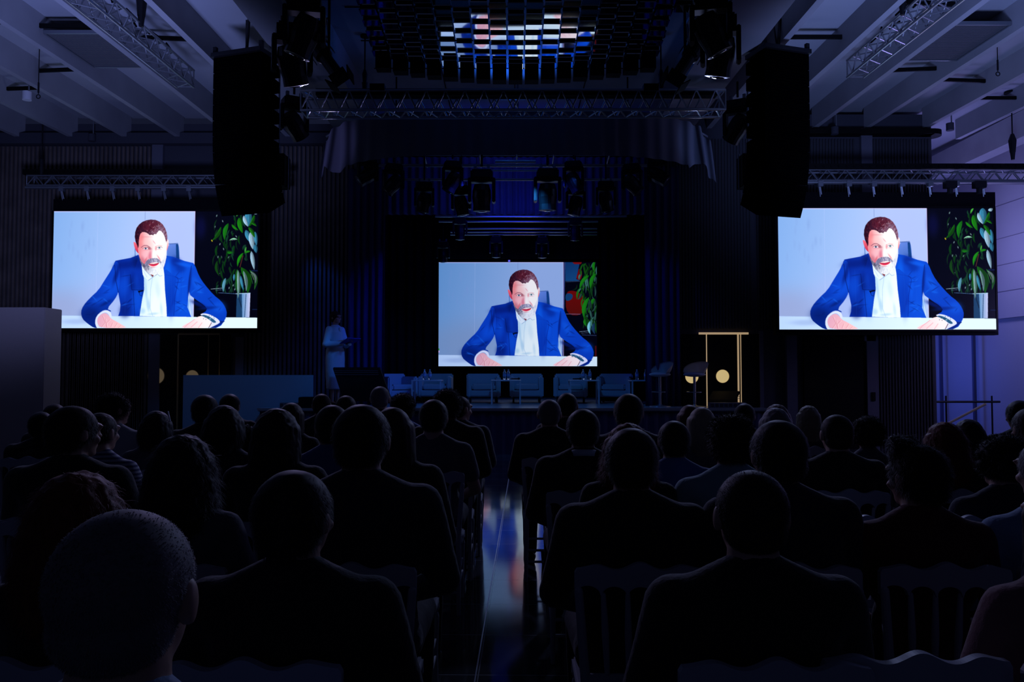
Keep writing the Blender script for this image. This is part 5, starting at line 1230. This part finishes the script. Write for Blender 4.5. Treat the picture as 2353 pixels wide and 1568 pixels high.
# head centre px, head top py, row, scale-width, female, hair, hair colour, top, top colour, yaw, pitch, label, short
PEOPLE = [
 (300, 1172, 0, 0, 'crop', 'grey', 'shirt', 'ltblue', 0, 0, 'man with short greying hair and pale collar, nearest and largest head at lower left', 'the nearest grey-haired man at lower left'),
 (188, 1078, 1, 1, 'wavy', 'red', 'shirt', 'black', 0, 0, 'woman with loose reddish hair glowing at its edge, behind the nearest grey-haired head', 'the red-haired woman at lower left'),
 (683, 1080, 1, 0, 'short', 'black', 'suit', 'black', -15, 4, 'man with short dark hair and visible right ear, seated near the camera left of the aisle', 'the near man left of the aisle'),
 (1722, 1082, 1, 0, 'crop', 'brown', 'suit', 'black', 0, 0, 'man with close-cropped hair seated near the camera right of the aisle', 'the near cropped man right of the aisle'),
 (2440, 1090, 1, 1, 'long', 'brown', 'tee', 'pink', 10, 0, 'person in light top cut off by the lower right picture edge, bare arm showing', 'the person cut off at the lower right edge'),
 (425, 995, 2, 1, 'wavy', 'black', 'shirt', 'grey', 0, 0, 'woman with big dark wavy hair, left of the tall suited man', 'the dark wavy-haired woman on the left'),
 (834, 931, 2, 0, 'short', 'black', 'suit', 'navy', -5, 0, 'tall man in dark suit with light rim along his shoulder, just left of the aisle', 'the tall suited man by the aisle'),
 (1449, 985, 2, 0, 'short', 'brown', 'suit', 'black', 0, 0, 'broad man in dark suit just right of the aisle, head against a reddish hair halo', 'the broad suited man right of the aisle'),
 (1785, 967, 2, 0, 'short', 'black', 'suit', 'navy', 5, 0, 'man in dark blue jacket with lit shoulder line, behind the cropped near head', 'the dark blue jacket man on the right'),
 (2104, 1012, 2, 0, 'quiff', 'black', 'shirt', 'burgundy', 20, 0, 'man with swept-up hair in dark red shirt at right', 'the red-shirted man with swept-up hair'),
 (2405, 1008, 2, 0, 'short', 'grey', 'shirt', 'ltblue', 15, 0, 'man in pale blue shirt half cut by the right picture edge', 'the pale blue shirt man at the right edge'),
 (172, 934, 3, 0, 'short', 'brown', 'suit', 'black', -35, 0, 'dark-haired man turning right in the left group, cheek faintly lit', 'the man turning right in the left group'),
 (640, 938, 3, 1, 'long', 'black', 'suit', 'black', -15, 0, 'woman with long dark hair between the pale board and the tall suited man', 'the long-haired woman before the pale board'),
 (765, 932, 4, 0, 'short', 'brown', 'shirt', 'blue', 10, 0, 'man in light blue shirt half hidden left of the tall suited man', 'the light blue shirt man beside the tall man'),
 (1442, 970, 3, 1, 'wavy', 'red', 'shirt', 'black', 0, 0, 'woman whose reddish hair rings the broad suited head right of the aisle', 'the red-haired woman right of the aisle'),
 (1677, 954, 3, 0, 'tousled', 'black', 'shirt', 'teal', 0, 0, 'man in pale turquoise shirt with rumpled shoulders right of centre', 'the turquoise shirt man'),
 (2298, 1004, 3, 0, 'curly', 'black', 'shirt', 'navy', 10, 0, 'person with curly dark hair near the right picture edge', 'the curly-haired person near the right edge'),
 (235, 949, 4, 1, 'bun', 'brown', 'tee', 'stripe', -20, 0, 'woman in striped top behind the man turning right', 'the woman in the striped top'),
 (363, 944, 5, 1, 'bob', 'black', 'shirt', 'grey', -10, 0, 'woman with dark bobbed hair and a hair clip, in front of the left door', 'the bob-haired woman before the left door'),
 (518, 931, 4, 1, 'bob', 'black', 'shirt', 'navy', 0, 0, 'woman with rounded dark hair in front of the pale board, lower of the three there', 'the round-haired woman before the pale board'),
 (563, 976, 5, 0, 'curly', 'black', 'suit', 'black', -15, 8, 'small dark curly head with light line on the collar, right of the big wavy hair', 'the small curly head on the left'),
 (903, 936, 3, 1, 'straight', 'brown', 'suit', 'black', 5, 0, 'woman with straight hair peeking out right of the tall suited man', 'the straight-haired woman beside the tall man'),
 (1547, 968, 4, 0, 'short', 'black', 'shirt', 'blue', 0, 0, 'man in blue shirt with round dark head, left of the turquoise shirt', 'the blue shirt man left of the turquoise one'),
 (1920, 954, 4, 0, 'crop', 'brown', 'suit', 'black', 0, 0, 'nearly bald man with both ears showing, broad black shoulders, right side', 'the nearly bald man on the right'),
 (2167, 968, 4, 1, 'wavy', 'red', 'shirt', 'black', 0, 0, 'woman with long deep-red hair behind the swept-up hair man', 'the deep-red-haired woman'),
 (263, 904, 6, 0, 'tousled', 'black', 'tee', 'white', -40, 0, 'taller man in pale short-sleeved shirt looking right, far left group', 'the pale shirt man in the far left group'),
 (997, 919, 5, 0, 'short', 'black', 'tee', 'grey', 0, 0, 'man in grey-blue collared shirt at the left aisle side', 'the grey-blue shirt man by the aisle'),
 (1339, 941, 4, 0, 'short', 'black', 'suit', 'black', 0, 0, 'man in black suit with a thin white collar, second seat right of the aisle', 'the white-collar man right of the aisle'),
 (1444, 906, 5, 0, 'short', 'black', 'suit', 'navy', -10, 0, 'tall man in suit with bluish shoulder edge under the rightmost armchair', 'the tall man under the right armchair'),
 (1611, 936, 5, 1, 'straight', 'blonde', 'shirt', 'grey', 0, 0, 'woman with straight blonde hair below the brass door lines', 'the blonde woman below the brass door'),
 (1780, 937, 5, 1, 'bob', 'grey', 'shirt', 'black', 0, 0, 'person with grey hair showing light strands, below the right LED screen left edge', 'the grey-haired person below the right screen'),
 (1856, 932, 7, 1, 'long', 'blonde', 'shirt', 'navy', 0, 0, 'woman with long fair hair falling to her left shoulder, right section', 'the long fair-haired woman'),
 (1990, 959, 5, 1, 'curly', 'black', 'shirt', 'grey', -10, 0, 'person with fluffy curly hair right of the nearly bald man', 'the fluffy curly head on the right'),
 (2222, 963, 5, 1, 'bob', 'black', 'tee', 'red', 0, 0, 'woman in red top under the railing by the right wall', 'the woman in red top by the railing'),
 (672, 926, 6, 1, 'straight', 'brown', 'shirt', 'black', -20, 0, 'woman in profile just behind the long-haired woman before the pale board', 'the woman in profile before the pale board'),
 (2365, 938, 4, 0, 'short', 'brown', 'suit', 'navy', 0, 0, 'man at the right picture edge, lower of the two heads there', 'the lower head at the right edge'),
 (97, 947, 6, 0, 'short', 'black', 'suit', 'black', 10, 0, 'man seated in front of the brown-grey partition at far left', 'the man before the partition at far left'),
 (473, 908, 6, 0, 'short', 'black', 'suit', 'black', -5, 0, 'man outlined against the left part of the pale board', 'the left head against the pale board'),
 (740, 906, 8, 0, 'crop', 'brown', 'suit', 'black', 0, 0, 'bald-looking man with a bright rim on his scalp, below the presenter', 'the bald man below the presenter'),
 (926, 906, 7, 0, 'tousled', 'black', 'shirt', 'blue', 10, 0, 'man with lit neck seated below the leftmost side table', 'the man below the leftmost side table'),
 (1029, 896, 6, 0, 'tousled', 'black', 'suit', 'black', -10, 0, 'man with spiky hair and suit shoulders at the left of the aisle', 'the spiky-haired man by the aisle'),
 (1262, 919, 6, 0, 'crop', 'grey', 'suit', 'black', 0, 0, 'man with thin grey hair, first seat right of the aisle, knee in the light', 'the thin-haired man first right of the aisle'),
 (1583, 931, 6, 1, 'straight', 'auburn', 'shirt', 'black', 10, 0, 'woman with auburn hair half hidden left of the blonde woman', 'the auburn woman beside the blonde one'),
 (1710, 928, 7, 0, 'short', 'black', 'suit', 'black', -20, 0, 'man before the right stage corner light bar', 'the man before the right light bar'),
 (1783, 929, 6, 1, 'bob', 'auburn', 'shirt', 'black', 0, 0, 'head just above and behind the grey-haired person at right', 'the head behind the grey-haired person'),
 (2340, 921, 6, 0, 'short', 'black', 'suit', 'black', 0, 0, 'man at the right picture edge, upper of the two heads there', 'the upper head at the right edge'),
 (128, 929, 7, 0, 'short', 'brown', 'suit', 'black', 0, 0, 'small head rising behind the far left pair', 'the small head behind the far left pair'),
 (530, 906, 8, 0, 'short', 'brown', 'suit', 'black', -10, 0, 'man outlined against the middle of the pale board', 'the middle head against the pale board'),
 (796, 910, 7, 0, 'crop', 'brown', 'shirt', 'black', 0, 0, 'low rounded head in front of the large slanted monitor', 'the low head before the slanted monitor'),
 (874, 889, 8, 0, 'crop', 'grey', 'suit', 'black', 0, 0, 'tall round head with thin bright outline below the leftmost armchair', 'the round head below the leftmost armchair'),
 (1056, 911, 7, 0, 'crop', 'brown', 'suit', 'navy', -45, 0, 'man in suit turned towards the aisle at the front row left end', 'the front-row man turned to the aisle'),
 (1303, 904, 7, 0, 'crop', 'black', 'suit', 'black', 0, 0, 'round cropped head in the front row right of the aisle', 'the front-row head right of the aisle'),
]
for (px, py, row, fem, hk, hc, tk, tcn, yaw, pitch, lab, short) in PEOPLE:
    yc_ = ROWY[row]; hy = yc_ + .165 if row else 1.06
    p = at(px, py, hy)
    extra = {'short': .012, 'crop': .006, 'quiff': .03, 'tousled': .018, 'curly': .03, 'long': .016, 'wavy': .022, 'bob': .016, 'straight': .012, 'bun': .010}[hk]
    top = (1.1 + (.2 * (.95 if fem else 1.0))) + extra; s = p.z / top
    if row in (0, 1): s = min(s, 1.04)
    rz = (p.x * -1.5)
    lab2 = lab if len(lab.split()) <= 16 else ' '.join(lab.split()[:16])
    t = thing('person', lab2, 'person', (p.x, hy - .005, 0), R(rz), 'seated audience'); wx = 1.06 if not fem else 1.0
    t.scale = (s * wx, s, s)
    link('body', body_me(fem, yaw, pitch), M_skin, t)
    link('hair', hair_me(hk), hmat(hc), t, loc=NECK, rot=(R(pitch), 0, R(yaw)), scale=(.95 if fem else 1.0))
    link({'suit': 'jacket', 'shirt': 'shirt', 'tee': 'short_sleeved_top'}[tk], top_me(fem, tk), tmat(tcn), t)
    if 'white collar' in lab: link('collar', cached('collar', lambda: mk(collar_bm, 'collar', True)), M_collar, t)
    link('trousers', legs_me(fem), M_trous, t); [link('shoe', shoe_me(i), M_shoe, t) for i in (0, 1)]
    chair(p.x + {0: 0, 1: -.06}.get(row, 0) if px < 1176 else p.x, hy + .03 - .235, 'pale spindle-back chair under ' + short, rz)
# empty chairs whose backs show
for (px0, px1, row, l) in [(1880, 2290, 1, 'empty pale spindle-back chair at the bottom right, nearest one'), (-60, 36, 3, 'pale spindle-back chair cut by the left picture edge'),
                           (1937, 2003, 3, 'empty pale spindle-back chair left of the red-shirted man'), (2160, 2245, 3, 'empty pale spindle-back chair right of the red-shirted man')]:
    y = ROWY[row]; xa, xb = at(px0, 0, y).x, at(px1, 0, y).x
    chair((xa + xb) / 2, y - .235 + .235, l)
# hair clip on the bobbed woman, paper cup by the aisle
c_ = at(386, 947, 4.32); o = link('hair_clip', mk(lambda bm: bm_cap(bm, (0, 0, 0), (.012, 0, -.05), .004, .004)), M_alu, loc=c_); tag(o, 'thin bright hair clip on the dark bobbed head before the left door', 'hair clip')
q = at(1241, 1290, 6.35)
o = link('paper_cup', mk(lambda bm: bm_lathe(bm, [(.028, 0), (.036, .11), (.038, .112), (.033, .112), (.026, .01)], n=20)), M_cup, loc=(.26, 6.25, 0.001)); tag(o, 'dark paper cup standing on the floor beside the right aisle seat', 'cup')

# ------------------------------------------------------------------ the presenter on the stage
px_, Yp = 771, 15.3
pt_ = at(px_, 714, Yp); hgt = pt_.z - ST; ps = hgt / 1.70
t = thing('person', 'woman presenter in long pale blue dress holding a blue folder at stage left', 'person', (pt_.x + .0, Yp, ST), R(-122)); t.scale = (ps, ps, ps)
Hn = Vector((0, 0, 1.46))
def stand_body(bm):
    bm_sph(bm, (0, 0, .98), (.16, .12, .12)); bm_sph(bm, (0, 0, 1.12), (.12, .09, .12)); bm_sph(bm, (0, .01, 1.27), (.14, .10, .12)); bm_cap(bm, (-.13, 0, 1.37), (.13, 0, 1.37), .045, .045)
    bm_cap(bm, (0, 0, 1.38), Hn + Vector((0, .01, .06)), .056, .046)
    head_bm(bm, Matrix.Translation(Hn + Vector((0, .01, .02))) @ Euler((R(6), 0, 0)).to_matrix().to_4x4(), 1)
    for i, s in enumerate((-1, 1)):
        sh, el, wr = Vector((s * .165, 0, 1.36)), Vector((s * .245, .02, 1.09)), Vector((s * .06, .26, 1.10 + (.05 if s > 0 else 0)))
        bm_cap(bm, sh, el, .042, .034); bm_cap(bm, el, wr, .034, .022); hand_bm(bm, wr, el, s, .3)
        bm_cap(bm, (s * .08, 0, .92), (s * .07, .01, .50), .085, .052); bm_cap(bm, (s * .07, .01, .50), (s * .065, 0, .10), .050, .028)
        bm_cap(bm, (s * .065, -.02, .075), (s * .075, .15, .035), .03, .024)
link('body', bake(stand_body, .009, 3), M_skin, t)
def dress(bm):
    bm_lathe(bm, [(.155, .30), (.165, .32), (.185, .60), (.19, .85), (.18, .98), (.14, 1.10), (.155, 1.24), (.165, 1.32), (.13, 1.40), (.07, 1.44), (.05, 1.445)], n=32)
    for v in bm.verts: v.co.y *= .78
    for i, s in enumerate((-1, 1)):
        sh, el, wr = Vector((s * .155, 0, 1.36)), Vector((s * .25, .02, 1.09)), Vector((s * .08, .23, 1.10))
        bm_cap(bm, sh, el, .06, .058); bm_cap(bm, el, wr, .062, .048)
link('dress', bake(dress, .011, 4, .01, .15), M_dress, t)
link('hair', bake(hair_bm('tousled'), .008, 2, .01, .02), hmat('brown'), t, loc=Hn + Vector((0, .01, .02)), rot=(R(6), 0, 0), scale=.97)
for s in (-1, 1): part('shoe', lambda bm: (bm_cap(bm, (s * .065, -.03, .06), (s * .078, .16, .03), .036, .026), bm_cyl(bm, (s * .063, -.045, .05), (s * .063, -.045, 0), .012, .006)), M_shoe, t)
part('brooch', lambda bm: bm_sph(bm, (0.0, .125, 1.36), (.035, .012, .045), 10), M_white, t)
M_fold = mat('blue_folder', (.02, .05, .55), .4)
fo = thing('folder', 'open blue folder held by the presenter in the pale dress', 'folder', t.matrix_basis @ Vector((.0, .36, 1.15)), R(-122))
fo.rotation_euler = (R(25), 0, R(-122))
box_part('cover', (.0, 0, 0), (.36, .24, .012), M_fold, fo, bev=.003)
box_part('page', (-.02, 0, .009), (.3, .2, .004), M_white, fo)
